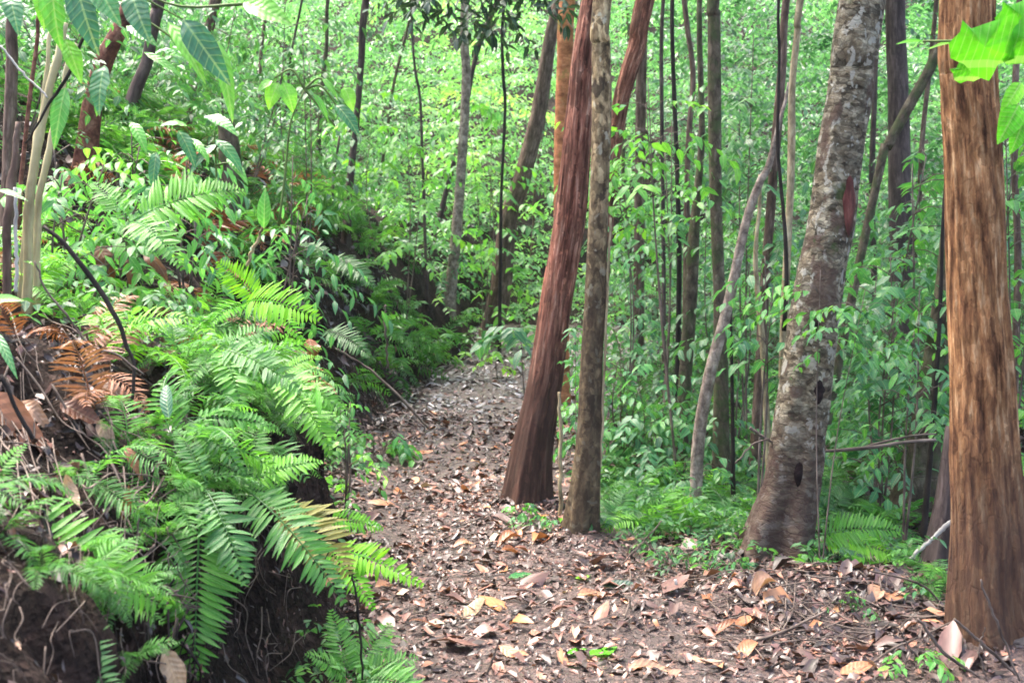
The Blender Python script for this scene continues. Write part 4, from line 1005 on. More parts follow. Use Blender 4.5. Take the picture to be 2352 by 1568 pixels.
fern('grey-green fern in the shade on the dark earth face of the second bank',
     [(760, 590, 8.6, 860, 660, 8.4, .30, 25, -.3, .15), (740, 760, 8.2, 850, 820, 8.0, .32, 30, -.3, .2), (755, 590, 8.6, 690, 560, 8.8, .3, 20, 0, .15)])
fern('fresh green fern behind the dead litter heap, right of the patchy tree foot',
     [(1868, 1235, 5.75, 2075, 1222, 5.7, .30, 34, -.5, .66), (1880, 1245, 5.75, 2088, 1300, 5.6, .26, 34, -.2, .88), (1868, 1240, 5.75, 1830, 1300, 5.6, .3, 30, .2, .6)])
fern('blue-green fern at the foot of the slim lichen tree, on its right',
     [(1400, 1245, 6.2, 1500, 1185, 6.4, .34, 30, -.3, .3), (1400, 1245, 6.2, 1440, 1125, 6.5, .34, 22, 0, .3), (1400, 1250, 6.2, 1510, 1240, 6.1, .30, 34, -.3, .4), (1400, 1248, 6.2, 1385, 1150, 6.4, .30, 18, .2, .3)])
fern('feathery blue-green fern left of the black dead stem foot',
     [(1640, 1215, 6.5, 1570, 1150, 6.6, .36, 26, .3, .35), (1640, 1215, 6.5, 1695, 1140, 6.6, .36, 26, -.2, .3), (1640, 1218, 6.5, 1590, 1240, 6.3, .36, 30, .3, .25), (1640, 1218, 6.5, 1700, 1235, 6.3, .36, 30, -.3, .3)])
fern('dim bluish fern between the patchy tree foot and the mossy leaning tree',
     [(1900, 1190, 6.6, 1860, 1090, 6.8, .36, 22, .2, .15), (1900, 1190, 6.6, 1950, 1110, 6.8, .36, 25, -.2, .15), (1902, 1192, 6.6, 1975, 1190, 6.5, .34, 30, -.3, .2)])

# ------------------------------------------------------------------ canes, branches, roots, sticks
def cane(label, pts, d, mat, sides=12, name='cane', cat='cane', group=None, nodes=False, leaf=None):
    C = np.array([at(p[0], p[1], p[3] if len(p) > 3 else d) for p in pts]); r = np.array([wpx(p[2], p[3] if len(p) > 3 else d)/2 for p in pts])
    n = 26; c = catmull(C, n); rr = np.interp(np.linspace(0, len(C)-1, n), np.arange(len(C)), r)
    if nodes: rr = rr*(1+.22*(np.arange(n) % 6 == 0))
    c = c + .004*np.stack([vnoise(np.arange(n)*.9, len(label), 0, 5), np.zeros(n), np.zeros(n)], -1)*(d/4)
    a = Acc(); add_tube(a, c, rr, sides); o = c[0].copy()
    t = obj(name, a.mesh(name, mat, True, o)); t.location = tuple(o); tag(t, label, cat, group)
    return t
g1 = 'dry canes standing on the near bank'
cane('thickest dry cane, cut off at the top beside the large hanging leaves', [(60, 720, 22), (66, 550, 22), (72, 422, 21), (92, 299, 20), (120, 176, 17), (140, 100, 16), (150, 52, 14)], 4.1, CANE, 14, group=g1, nodes=True)
cane('slim dry cane just left of the thickest one', [(44, 700, 12), (56, 540, 12), (78, 400, 12), (98, 260, 11), (108, 150, 10), (118, 66, 9)], 4.2, CANE, 10, group=g1, nodes=True)
cane('greenish tan cane leaning right behind the black branch', [(84, 700, 18), (84, 560, 17), (96, 420, 16), (124, 290, 13), (150, 170, 11), (176, 100, 11)], 4.4, CANE, 10, group=g1, nodes=True)
cane('brown weathered cane standing left of the slim pale one', [(14, 740, 20), (16, 560, 20), (22, 450, 20), (34, 360, 16), (44, 280, 12)], 4.0, B_BROWN, 12, group=g1)
cane('thin white cane low between the two thicker canes', [(36, 670, 9), (38, 600, 9), (36, 510, 9), (34, 430, 8)], 3.95, TWIG_W, 8, group=g1)
cane('smooth black bent branch crossing in front of the dry canes', [(60, 330, 3), (78, 300, 5), (110, 240, 7), (155, 176, 9), (180, 110, 8), (205, 50, 7), (230, -20, 6)], 3.8, TWIG_D, 8, 'branch', 'branch')
cane('pale straight twig slanting from the top left over the canes', [(0, 105, 5), (60, 175, 5), (112, 225, 4)], 3.7, TWIG_W, 6, 'twig', 'twig')
cane('long dark drooping branch curving down the slope right of the canes', [(100, 520, 8), (150, 560, 11), (210, 640, 13), (262, 720, 12), (290, 790, 10), (310, 850, 8), (300, 930, 9), (280, 1030, 8), (262, 1100, 6)], 3.6, TWIG_D, 8, 'branch', 'branch')
cane('pale thin branch curving under the long dark one', [(82, 600, 5), (104, 660, 5), (150, 720, 6), (205, 790, 5), (270, 815, 5), (330, 860, 4)], 3.5, TWIG, 6, 'branch', 'branch')
cane('dark forked stick lying steeply over the dead leaves at the left edge', [(0, 860, 10), (60, 980, 11), (110, 1070, 12), (180, 1160, 10)], 3.1, TWIG_D, 8, 'stick', 'stick')
cane('forked twisted stem holding the single upright leaf on the bank', [(570, 612, 8), (578, 580, 8), (590, 555, 7), (604, 520, 6)], 5.0, B_PALE, 8, 'twisted_sapling', 'sapling')
t = empty('upright_leaf', at(604, 525, 4.98)); tag(t, 'single large oval leaf standing upright on the bank above the bright fern', 'leaf')
def hero_leaf(label, px, py, d, px2, py2, d2, W, mat, rnd, tpl='fine', N=None, name='leaf', cat='leaf', group=None, fold=.3, bend=.25, wave=.12, curl=0.0, parent=None, keep=False):
    B, E = at(px, py, d), at(px2, py2, d2); a = Acc(); L = np.linalg.norm(E-B)
    N = np.array([.15, -.75, .65]) if N is None else np.array(N)
    leaves(a, np.zeros((1, 3)), (E-B)[None], N[None], L, wpx(W, d), rnd, tpl, fold, bend, wave, curl)
    o = obj(name, a.mesh(name, mat, True), parent)
    if parent is None: o.location = tuple(B); tag(o, label, cat, group)
    else: o.location = tuple(B-np.array(parent.location))
    return o
hero_leaf('', 606, 525, 4.98, 607, 430, 4.95, 32, G_BROAD, .62, N=(0.1, -1, .1), name='blade', parent=t)
cane('thin brown stem leaning on the dark hollow wall of the second bank', [(890, 845, 5), (888, 800, 5), (884, 740, 5), (886, 700, 4)], 8.8, TWIG, 6, 'twig', 'twig')
cane('pale fallen log edge lying along the path side below the second bank', [(770, 800, 5), (850, 850, 6), (940, 935, 7), (985, 985, 5)], 8.6, TWIG, 6, 'stick', 'stick')
cane('bleached broken stick leaning against the rotten stump', [(2085, 1292, 9), (2112, 1262, 10), (2140, 1238, 9), (2165, 1215, 12), (2188, 1194, 10)], 5.25, TWIG_W, 8, 'stick', 'stick')
cane('dark dead branch reaching right from the patchy tree to the rotten stump', [(1890, 1036, 7), (1950, 1032, 9), (2010, 1026, 9), (2080, 1015, 8), (2150, 1010, 8)], 5.9, TWIG, 8, 'branch', 'branch')
cane('thin upper fork of the dead branch beside the patchy tree', [(1985, 1026, 5), (2040, 1012, 6), (2100, 1000, 5), (2150, 996, 4)], 5.92, TWIG, 6, 'branch', 'branch')
cane('short grey broken branch sticking out left from the patchy tree', [(1775, 1015, 5), (1745, 998, 7), (1722, 982, 8)], 5.75, TWIG, 6, 'branch', 'branch')
cane('thin brown twig slanting up to the left side of the patchy tree', [(1690, 1065, 4), (1730, 1020, 4), (1765, 1008, 4)], 5.7, TWIG, 6, 'twig', 'twig')
cane('slim pale sapling stem between the feet of the two middle trees', [(1288, 1205, 10), (1288, 1100, 9), (1287, 1000, 9), (1284, 900, 7)], 6.6, B_PALE, 8, 'slim_sapling', 'sapling')
cane('thin pale creeper clinging to the right side of the slim lichen tree', [(1372, 1180, 5), (1380, 1040, 6), (1386, 857, 6), (1396, 640, 6), (1402, 500, 6)], 6.1, B_PALE, 6, 'creeper', 'vine')
cane('whitish curved twig lying on the litter left of the heap', [(1548, 1330, 7), (1560, 1370, 7), (1580, 1400, 6), (1586, 1430, 4)], 5.0, TWIG_W, 6, 'twig', 'twig')
cane('straight thin twig rising from the litter towards the bluish fern', [(1425, 1300, 4), (1480, 1240, 4), (1520, 1195, 3)], 5.6, TWIG, 6, 'twig', 'twig')
cane('grey curved twig lying across the middle of the path', [(1150, 1412, 5), (1200, 1404, 5), (1240, 1385, 5), (1280, 1362, 3)], 4.95, TWIG, 6, 'twig', 'twig')
cane('upright forked twig at the bottom of the path', [(1110, 1580, 7), (1128, 1520, 6), (1140, 1490, 5), (1150, 1466, 4)], 4.2, TWIG, 6, 'twig', 'twig')
cane('long thin black stem bending up in front of the bottom fern', [(834, 1560, 5), (828, 1480, 6), (822, 1410, 7), (812, 1340, 5), (796, 1280, 4)], 3.8, TWIG_D, 6, 'twig', 'twig')
# sticks of the debris heap before the big orange tree
hp = [((1700, 1480), (1800, 1450), (1900, 1400), 8, 'long grey stick running across the litter below the curled yellow leaf'),
      ((1990, 1530), (2050, 1490), (2110, 1462), 6, 'pale short stick in the middle of the litter heap'),
      ((2000, 1310), (2120, 1345), (2200, 1430), 6, 'arched pale twig left of the orange-brown tree foot'),
      ((2110, 1420), (2170, 1500), (2260, 1560), 9, 'grey branch lying against the foot of the orange-brown tree'),
      ((2190, 1420), (2260, 1480), (2345, 1560), 9, 'thick grey branch crossing the foot of the orange-brown tree'),
      ((2250, 1330), (2290, 1430), (2345, 1570), 7, 'pale bent twig climbing the bark of the orange-brown tree'),
      ((2100, 1290), (2030, 1335), (1960, 1345), 9, 'thick brown stick at the back of the litter heap'),
      ((1640, 1400), (1760, 1405), (1880, 1388), 6, 'dark stick along the back of the litter before the patchy tree'),
      ((1950, 1450), (2080, 1462), (2200, 1475), 7, 'reddish stick lying level in the litter heap'),
      ((1900, 1440), (2020, 1430), (2140, 1442), 6, 'dark level stick above the reddish one in the heap'),
      ((2160, 1540), (2100, 1500), (2060, 1440), 5, 'thin twig standing out of the heap towards the ferns'),
      ((1640, 1330), (1560, 1318), (1500, 1300), 5, 'dark thin stick behind the whitish curved twig'),
      ((2270, 1568), (2250, 1500), (2262, 1440), 5, 'upright thin twig before the orange-brown tree')]
for a_, b_, c_, w_, lb in hp:
    dd = 4258/(max(a_[1], c_[1])-560)*1.0
    cane(lb, [(*a_, w_*.7), (*b_, w_), (*c_, w_*.6)], dd-.12, TWIG, 7, 'stick', 'stick')

# tangle of roots and thin twigs on the near bank: one uncountable mass
acc = Acc()
def on_bank(px, py):
    p = ground_hit(px, py); return p + np.array([.0, -.03, .02])
for k in range(235):
    if k >= 150: px, py = rng.uniform(0, 700), rng.uniform(1180, 1560)
    elif k < 95: px, py = rng.uniform(-10, 330), rng.uniform(640, 1230)
    else: px, py = rng.uniform(250, 520), rng.uniform(1080, 1420)
    ang = rng.normal(1.0, .35) if k < 95 else (rng.normal(1.45, .5) if k >= 150 else rng.uniform(0, 3.1))
    Lp = rng.uniform(90, 320)*(1 if k < 95 else .5)
    q = [on_bank(px+math.cos(ang)*Lp*f+rng.normal(0, 9), py+math.sin(ang)*Lp*f+rng.normal(0, 9)) for f in (-.5, -.15, .2, .5)]
    q = [p + np.array([0, -rng.uniform(0, .06), rng.uniform(0, .03)]) for p in q]
    if max(np.linalg.norm(q[i+1]-q[i]) for i in range(3)) > .6: continue
    add_tube(acc, catmull(q, 16), np.linspace(1, .4, 16)*rng.uniform(.0012, .0042 if k < 150 else .0022), 5)
rt = obj('root_tangle', acc.mesh('root_tangle', TWIG, True)); tag(rt, 'tangle of thin dry roots and twigs on the near bank below the canes', 'roots', kind='stuff')
acc = Acc()
for k in range(90):      # roots hanging out of the washed-out bank face
    y0 = rng.choice([rng.normal(3.7, .28), rng.normal(2.9, .2), rng.normal(9.5, .7)]); s0 = rng.uniform(.2, .36)
    x0 = float(path_left(y0))-s0; z0 = float(H(x0, y0)); L = rng.uniform(.15, .55)
    pts = [[x0+rng.normal(0, .02)+.03*f, y0+rng.normal(0, .03), z0+.01-L*f] for f in (0, .35, .7, 1)]
    add_tube(acc, catmull(pts, 10), np.linspace(1, .4, 10)*rng.uniform(.0015, .005)*(1 if y0 < 6 else 1.6), 5)
hr = obj('hanging_roots', acc.mesh('hanging_roots', TWIG_D, True)); tag(hr, 'thin dark roots hanging from the washed-out faces of the earth banks', 'roots', kind='stuff')
acc = Acc()
for k in range(620):
    y0 = rng.uniform(4.4, 5.9) if k < 520 else rng.uniform(6, 14)
    x0 = rng.uniform(.75, 2.4) if k < 490 else (rng.uniform(-.5, 1.2) if k < 520 else rng.uniform(path_left(y0)+.1, 3.4))
    az = rng.uniform(0, 3.14); L = rng.uniform(.08, .38)
    pts = []
    for f in (-.5, 0, .5):
        xx, yy = x0+math.cos(az)*L*f+rng.normal(0, .015), y0+math.sin(az)*L*f; pts.append([xx, yy, float(H(xx, yy))+.012+rng.uniform(0, .03)])
    add_tube(acc, catmull(pts, 7), np.linspace(1, .5, 7)*rng.uniform(.0015, .005), 5)
tw = obj('twig_litter', acc.mesh('twig_litter', TWIG, True)); tag(tw, 'loose dry twigs scattered over the leaf litter', 'twigs', kind='stuff')

# ------------------------------------------------------------------ large leaves of the near saplings
t = empty('broad_leaved_sapling', at(245, -60, 3.7)); tag(t, 'sapling at the top left whose huge leaves hang above the canes', 'sapling')
sa = Acc(); ob = np.array(t.location)
for p in ([(245, -60), (300, 20), (400, 90), (470, 150)], [(245, -60), (180, -20), (130, 0)], [(245, -60), (330, -5), (420, 45)], [(560, 10), (400, 12), (245, -60)]):
    add_tube(sa, catmull([at(q[0], q[1], 3.7)-ob for q in p], 10), np.linspace(.005, .002, 10), 6)
obj('stem', sa.mesh('stem', STEM_G, True), t)
for q in [(120, -60, 3.6, 118, 110, 3.55, 62, .70), (95, -40, 3.65, 100, 60, 3.6, 40, .78), (170, -60, 3.6, 205, 110, 3.5, 70, .12), (215, -50, 3.6, 262, 40, 3.5, 60, .45), (300, -20, 3.6, 330, 80, 3.5, 60, .2),
          (150, 90, 3.7, 188, 180, 3.65, 42, .80), (385, 50, 3.6, 475, 165, 3.5, 40, .80), (420, 45, 3.5, 520, 180, 3.42, 66, .08), (500, 95, 3.6, 540, 262, 3.5, 36, .78), (560, 5, 3.6, 660, 35, 3.5, 55, .8),
          (290, 60, 3.75, 360, 90, 3.7, 34, .5), (240, 150, 3.9, 212, 250, 3.8, 50, .3), (150, 200, 3.9, 120, 330, 3.8, 40, .6), (20, -20, 3.9, 40, 60, 3.8, 45, .3), (330, 120, 3.9, 420, 160, 3.85, 20, .7)]:
    hero_leaf('', q[0], q[1], q[2], q[3], q[4], q[5], q[6], G_BROAD, q[7], name='leaf', parent=t, bend=.25, wave=.2, N=(.25 if q[6] < 50 else -.2, -.8, .5))

t = empty('drooping_sapling', at(640, 520, 5.4)); tag(t, 'thin sapling with limp yellow-green leaves hanging from its bent tip', 'sapling'); ob = np.array(t.location)
sa = Acc()
for p in ([(640, 520), (655, 400), (668, 280), (700, 205)], [(700, 205), (670, 160), (630, 180)], [(700, 205), (740, 200), (790, 270)], [(700, 205), (720, 230), (770, 290)], [(700, 205), (735, 180), (780, 215)]):
    add_tube(sa, catmull([at(q[0], q[1], 5.4)-ob for q in p], 10), np.linspace(.006, .003, 10), 6)
obj('stem', sa.mesh('stem', STEM_G, True), t)
for q in [(640, 190, 5.4, 610, 245, 5.35, 40, .85), (650, 190, 5.4, 680, 250, 5.35, 40, .8), (625, 185, 5.4, 590, 200, 5.35, 22, .8), (720, 215, 5.4, 762, 268, 5.35, 16, .7), (770, 240, 5.4, 830, 290, 5.3, 36, .25), (790, 200, 5.4, 815, 245, 5.35, 34, .85), (740, 180, 5.4, 780, 215, 5.35, 16, .75)]:
    hero_leaf('', *q[:7], G_BROAD, q[7], name='leaf', parent=t, bend=.4, wave=.15)

t = empty('large_leaf_seedling', at(500, 420, 4.9)); tag(t, 'seedling with rounded pale leaves in tiers left of the short mossy stump', 'seedling'); ob = np.array(t.location)
sa = Acc()
for p in ([(500, 470), (497, 400), (494, 330), (492, 300)], [(497, 380), (520, 375), (540, 385)], [(495, 350), (470, 335), (445, 325)]):
    add_tube(sa, catmull([at(q[0], q[1], 4.9)-ob for q in p], 8), np.linspace(.005, .003, 8), 6)
obj('stem', sa.mesh('stem', STEM_G, True), t)
for q in [(468, 268, 4.9, 545, 278, 4.8, 40, .55), (494, 320, 4.9, 565, 372, 4.8, 34, .42), (520, 365, 4.9, 572, 398, 4.8, 26, .7), (440, 318, 4.9, 482, 352, 4.8, 20, .7), (500, 330, 4.9, 420, 380, 4.8, 26, .3), (410, 300, 4.9, 455, 365, 4.8, 34, .35), (430, 290, 4.9, 370, 270, 4.85, 28, .72), (360, 350, 4.9, 345, 425, 4.8, 26, .25), (300, 280, 4.9, 340, 330, 4.8, 30, .7)]:
    hero_leaf('', *q[:7], G_BROAD, q[7], name='leaf', parent=t, bend=.35, N=(.1, -.5, .85))

t = empty('lobed_leaf_sapling', at(2420, 40, 3.3)); tag(t, 'sapling at the right edge with vivid lobed leaves overlapping the orange-brown trunk', 'sapling'); ob = np.array(t.location)
sa = Acc(); add_tube(sa, catmull([at(2420, 40, 3.3)-ob, at(2330, 70, 3.3)-ob, at(2230, 92, 3.3)-ob, at(2120, 95, 3.35)-ob], 10), np.linspace(.005, .003, 10), 6); 
add_tube(sa, catmull([at(2420, 40, 3.3)-ob, at(2410, 400, 3.3)-ob, at(2420, 900, 3.3)-ob, at(2440, 1500, 3.3)-ob], 14), np.linspace(.006, .012, 14), 6)
obj('stem', sa.mesh('stem', STEM_G, True), t)
def lobed(px, py, w, h, rnd, rot=0.0, d=3.25):
    pts = np.array([(-.5, .12), (-.36, .30), (-.33, .52), (-.18, .36), (.02, .44), (.2, .5), (.5, .62), (.56, .3), (.46, .02), (.5, -.22), (.26, -.32), (.12, -.62), (-.1, -.5), (-.26, -.28), (-.46, -.16)])
    n = 6; P = catmull(np.vstack([pts, pts[:1]]), len(pts)*n+1)[:-1] if False else np.vstack([pts[i]*(1-f)+pts[(i+1) % len(pts)]*f for i in range(len(pts)) for f in np.linspace(0, 1, n, endpoint=False)])
    c, s = math.cos(rot), math.sin(rot); P = P@np.array([[c, s], [-s, c]])
    o = at(px, py, d); sx, sy = wpx(w, d), wpx(h, d)
    V = []; rs_ = []
    for k_, rad in enumerate((0, .35, .7, 1.0)):
        for p in P:
            x, z = p[0]*sx*rad, p[1]*sy*rad
            V.append((x, .018*rad**2+.006*math.sin(p[0]*9+p[1]*5)*rad-z*.25, z)); rs_.append((p[0]*rad+.5, .3+p[1]*rad, rnd*37))
    m = len(P); Q = []
    for k_ in range(3):
        for i in range(m): Q.append((k_*m+i, k_*m+(i+1) % m, (k_+1)*m+(i+1) % m, (k_+1)*m+i))
    q = obj('leaf', mesh_np('leaf', np.array(V), np.array(Q), np.full(len(V), rnd), np.array(rs_), True, G_VIVID), t); q.location = tuple(o-ob)
lobed(2262, 108, 150, 118, .42, .05); lobed(2362, 100, 120, 110, .34, .6); lobed(2225, 160, 60, 60, .2, .9, 3.35); lobed(2350, 40, 110, 80, .25, .2, 3.4)
for q in [(2340, 240, 3.4, 2300, 320, 3.35, 55, .45), (2352, 270, 3.4, 2330, 345, 3.35, 46, .35), (2345, 190, 3.5, 2310, 250, 3.4, 40, .7), (2230, 92, 3.35, 2130, 92, 3.35, 13, .78), (2120, 95, 3.5, 2060, 88, 3.5, 12, .6)]:
    hero_leaf('', *q[:7], G_VIVID, q[7], name='leaf', parent=t, bend=.3)

# dark drooping foliage at the top of the picture, between the light brown tree and the red-brown one
t = empty('overhanging_branch', at(1250, -120, 9.5)); tag(t, 'dark overhanging branch with long leaves drooping at the top above the path', 'branch'); ob = np.array(t.location)
sa = Acc(); la = Acc(); C = []; AZ = []
for k in range(120):
    px = rng.uniform(880, 1330); py = rng.uniform(-110, 70 if 1060 < px < 1230 else 30)
    e = at(px, py, 9.5+rng.uniform(-.5, .5))
    if k % 3 == 0: add_tube(sa, catmull([np.zeros(3), (e-ob)*.5+np.array([0, 0, .12]), e-ob], 9), np.linspace(.012, .002, 9), 5)
    C.append(e-ob); AZ.append(rng.uniform(0, 6.28))
leafmass(la, np.array(C), 7, .22, .12, .34, .4, .6, 'leaf', az=np.array(AZ), spread=.8, jit=.45, elev=-.1)
obj('twig', sa.mesh('twig', TWIG_D, True), t); obj('foliage', la.mesh('foliage', G_DARK, True), t)  # backlit shade of this foliage is put into its dark leaf colour

# single leaves on the bank
hero_leaf('grey-green upright oval leaf growing from the middle of the near bank', 388, 960, 3.3, 374, 872, 3.35, 30, G_BROAD, .1, N=(0, -1, .2), tpl='round')
hero_leaf('bright yellow-green strap leaf standing left of the curled dried leaf', 735, 960, 4.2, 728, 860, 4.25, 14, G_BROAD, .8)
hero_leaf('pale narrow leaf curving in from the left edge below the canes', -10, 760, 3.2, 34, 850, 3.1, 22, G_BROAD, .45)
hero_leaf('yellowish leaf at the left edge beside the thin white cane', -20, 690, 3.4, 42, 676, 3.35, 26, G_BROAD, .75)
hero_leaf('pale leaf tied round the canes at the left edge', -5, 436, 3.8, 58, 446, 3.75, 16, G_BROAD, .6)
g2 = 'dead leaves on the near bank'
D = [('huge pinkish brown dead leaf at the left edge of the near bank', -60, 890, 3.0, 130, 1055, 2.9, 92, .46, .12, 'fine'),
 ('orange-brown narrow dead leaf standing point up in the bank middle', 282, 1205, 3.0, 296, 1120, 3.05, 26, .28, .1, 'fine'),
 ('light orange dead leaf slanting above the point-up orange one', 285, 1020, 3.15, 335, 1105, 3.1, 24, .45, .1, 'fine'),
 ('yellowish tan dead leaf under the root tangle', 225, 960, 3.2, 268, 1060, 3.15, 36, .78, .3, 'fine'),
 ('pale cream dead leaf at the bottom edge beside the hanging frond', 375, 1490, 2.75, 432, 1600, 2.6, 56, .88, .15, 'fine'),
 ('pinkish white curled dead leaf beside the huge pinkish brown one', 40, 920, 3.05, 125, 985, 3.0, 34, .72, .4, 'fine'),
 ('pink mottled dead leaf lying over the roots', 230, 880, 3.25, 295, 935, 3.2, 44, .66, .4, 'round'),
 ('rusty crumpled dead leaf hanging below the canes', 225, 560, 3.9, 262, 660, 3.8, 46, .16, .6, 'fine'),
 ('rusty torn dead leaf caught on the fern, right of the crumpled one', 330, 580, 3.9, 392, 640, 3.8, 32, .22, .5, 'fine'),
 ('red-brown dried leaf hanging in a loop at the near bank edge', 712, 775, 4.6, 716, 832, 4.55, 36, .25, .6, 'fine'),
 ('brown dead leaf between the two rusty ones', 290, 590, 3.95, 310, 680, 3.9, 28, .3, .5, 'fine'),
 ('cream dead leaf beside the thick dead leaf tip on the bank', 150, 1090, 3.0, 185, 1160, 2.95, 30, .85, .5, 'fine'),
 ('grey dead leaf lying flat below the root tangle', 140, 930, 3.25, 225, 955, 3.2, 46, .1, .3, 'round'),
 ('tan dead leaf at the left edge above the small bluish fern', -20, 1440, 2.6, 45, 1500, 2.5, 50, .7, .4, 'round'),
 ('small brown dead leaf over the olive fern', 620, 1165, 3.6, 668, 1168, 3.6, 30, .12, .2, 'round'),
 ('brown cream dead leaf among the ferns in the bank middle', 520, 905, 3.9, 545, 870, 3.9, 18, .75, .5, 'fine'),
 ('tan leaf beside the grey-green upright oval leaf', 330, 835, 3.4, 400, 800, 3.4, 28, .7, .4, 'fine')]
for q in D:
    hit = ground_hit((q[1]+q[4])/2, (q[2]+q[5])/2); dq = float(np.clip(hit[1]-(.14 if q[7] > 80 else .07), 2.2, 5.5))
    q = (q[0], q[1], q[2], dq+.01, q[4], q[5], dq-.02) + tuple(q[7:])
    hero_leaf(q[0], q[1], q[2], q[3], q[4], q[5], q[6], q[7], DRY, q[8], tpl=q[10], name='dead_leaf', cat='dead leaf', group=g2, curl=q[9]*1.2, wave=.35, N=(.35, -.75, .55))

# dead and fallen leaves one can tell apart on the path
def fallen(label, px, py, px2, py2, W, rnd, mat=DRY, tpl='fine', curl=.35, name='fallen_leaf', lift=.022):
    p = ground_hit(px, py); q = ground_hit(px2, py2); L = float(np.linalg.norm(q-p)); a = Acc()
    Nn = np.array([rng.normal(0, .2), -.35, 1.0])
    leaves(a, np.zeros((1, 3)), (q-p)[None], Nn[None], L, W/F*p[1]*1.25, rnd, tpl, .4, .05, .12, curl)
    me = a.mesh(name, mat, True); o = obj(name, me)
    dz = -min(0, min(v.co.z for v in me.vertices))
    o.location = tuple(p+np.array([0, 0, lift+dz*.5])); tag(o, label, 'fallen leaf', 'fallen leaves on the path')
    return o
Fl = [('dark glossy green fallen leaf lying flat right of the path middle', 1378, 1358, 1472, 1352, 24, .30, G_DARK, .05),
 ('pale green fallen leaf on the path middle below the slim lichen tree', 1168, 1340, 1225, 1330, 20, .45, G_BROAD, .1),
 ('small yellow fallen leaf between the pale green and the dark glossy ones', 1320, 1345, 1358, 1332, 16, .98, G_BROAD, .3),
 ('vivid lime fallen leaf near the bottom of the path', 1355, 1525, 1418, 1492, 34, .6, G_VIVID, .2),
 ('second lime leaf, smaller and left of the vivid one at the path bottom', 1302, 1518, 1350, 1500, 20, .5, G_VIVID, .2),
 ('bright yellow folded leaf in the left half of the path', 1062, 1432, 1112, 1400, 26, .86, DRY, .6),
 ('yellow flap of a leaf just above the folded yellow one', 1058, 1400, 1092, 1418, 16, .92, DRY, .4),
 ('long rust-red curled leaf left of the path middle', 938, 1465, 1048, 1440, 18, .10, DRY, .5),
 ('golden leaf at the bottom of the path right of the upright forked twig', 1145, 1502, 1215, 1525, 26, .42, DRY, .3),
 ('orange curled leaf heap top in front of the slim lichen tree', 1140, 1262, 1205, 1250, 26, .34, DRY, .6),
 ('orange leaf lying just below the curled orange one', 1150, 1285, 1215, 1275, 18, .42, DRY, .5),
 ('orange leaf leaning near the foot of the slim lichen tree', 1228, 1255, 1270, 1235, 22, .3, DRY, .5),
 ('pinkish leaf on the path left of the red-brown tree foot', 1060, 1138, 1105, 1118, 22, .5, DRY, .5),
 ('tan boat-shaped leaf in the left half of the path', 845, 1170, 912, 1165, 20, .55, DRY, .4),
 ('cream leaf with dark edge left of the pinkish one', 1080, 1076, 1122, 1066, 16, .72, DRY, .3),
 ('yellow leaf far up the path near its left edge', 955, 1048, 1000, 1042, 14, .45, DRY, .2),
 ('pink-tan broad leaf right of the dark glossy one', 1325, 1385, 1400, 1372, 26, .62, DRY, .3),
 ('large pink leaf leaning upright at the front of the litter heap', 2042, 1395, 2052, 1358, 44, .5, DRY, .3),
 ('tan round leaf left of the large pink upright one', 2005, 1395, 2012, 1352, 34, .66, DRY, .3),
 ('yellow-cream big curled leaf arching over the ground before the patchy tree', 1720, 1385, 1790, 1360, 30, .70, DRY, .9),
 ('salmon leaf at the left end of the long grey stick', 1690, 1455, 1745, 1425, 30, .5, DRY, .4),
 ('long rusty leaf leading left from the salmon one', 1610, 1470, 1705, 1448, 20, .2, DRY, .4),
 ('bright salmon leaf at the bottom edge right of centre', 1930, 1560, 2010, 1545, 34, .52, DRY, .3),
 ('orange leaf before the salmon one on the right part of the path', 1690, 1520, 1740, 1495, 30, .48, DRY, .4),
 ('long pinkish leaf near the bottom, right of the two lime leaves', 1560, 1520, 1660, 1535, 18, .68, DRY, .3),
 ('wide tan leaf at the bottom edge below the lime leaves', 1440, 1560, 1560, 1548, 26, .72, DRY, .3),
 ('orange blotched leaf left of the black bank foot on the path', 750, 1400, 812, 1395, 28, .45, DRY, .3),
 ('orange-brown small leaf at the foot of the slim tan stem', 1745, 1085, 1752, 1055, 18, .4, DRY, .3),
 ('brown leaf standing in the litter before the curled yellow one', 1612, 1395, 1640, 1370, 26, .45, DRY, .5),
 ('pink leaf lying mid-path left of the curled orange heap', 1040, 1265, 1090, 1258, 18, .62, DRY, .3),
 ('faded pink leaf on the path beneath the bright fern tip', 860, 1365, 915, 1350, 22, .6, DRY, .3),
 ('dark red leaf beneath the faded pink one', 870, 1392, 905, 1385, 14, .05, DRY, .3),
 ('white-cream leaf lying at the top of the orange heap', 1145, 1246, 1190, 1242, 10, .95, DRY, .1)]
for q in Fl: fallen(q[0], q[1], q[2], q[3], q[4], q[5], q[6], q[7], curl=q[8])

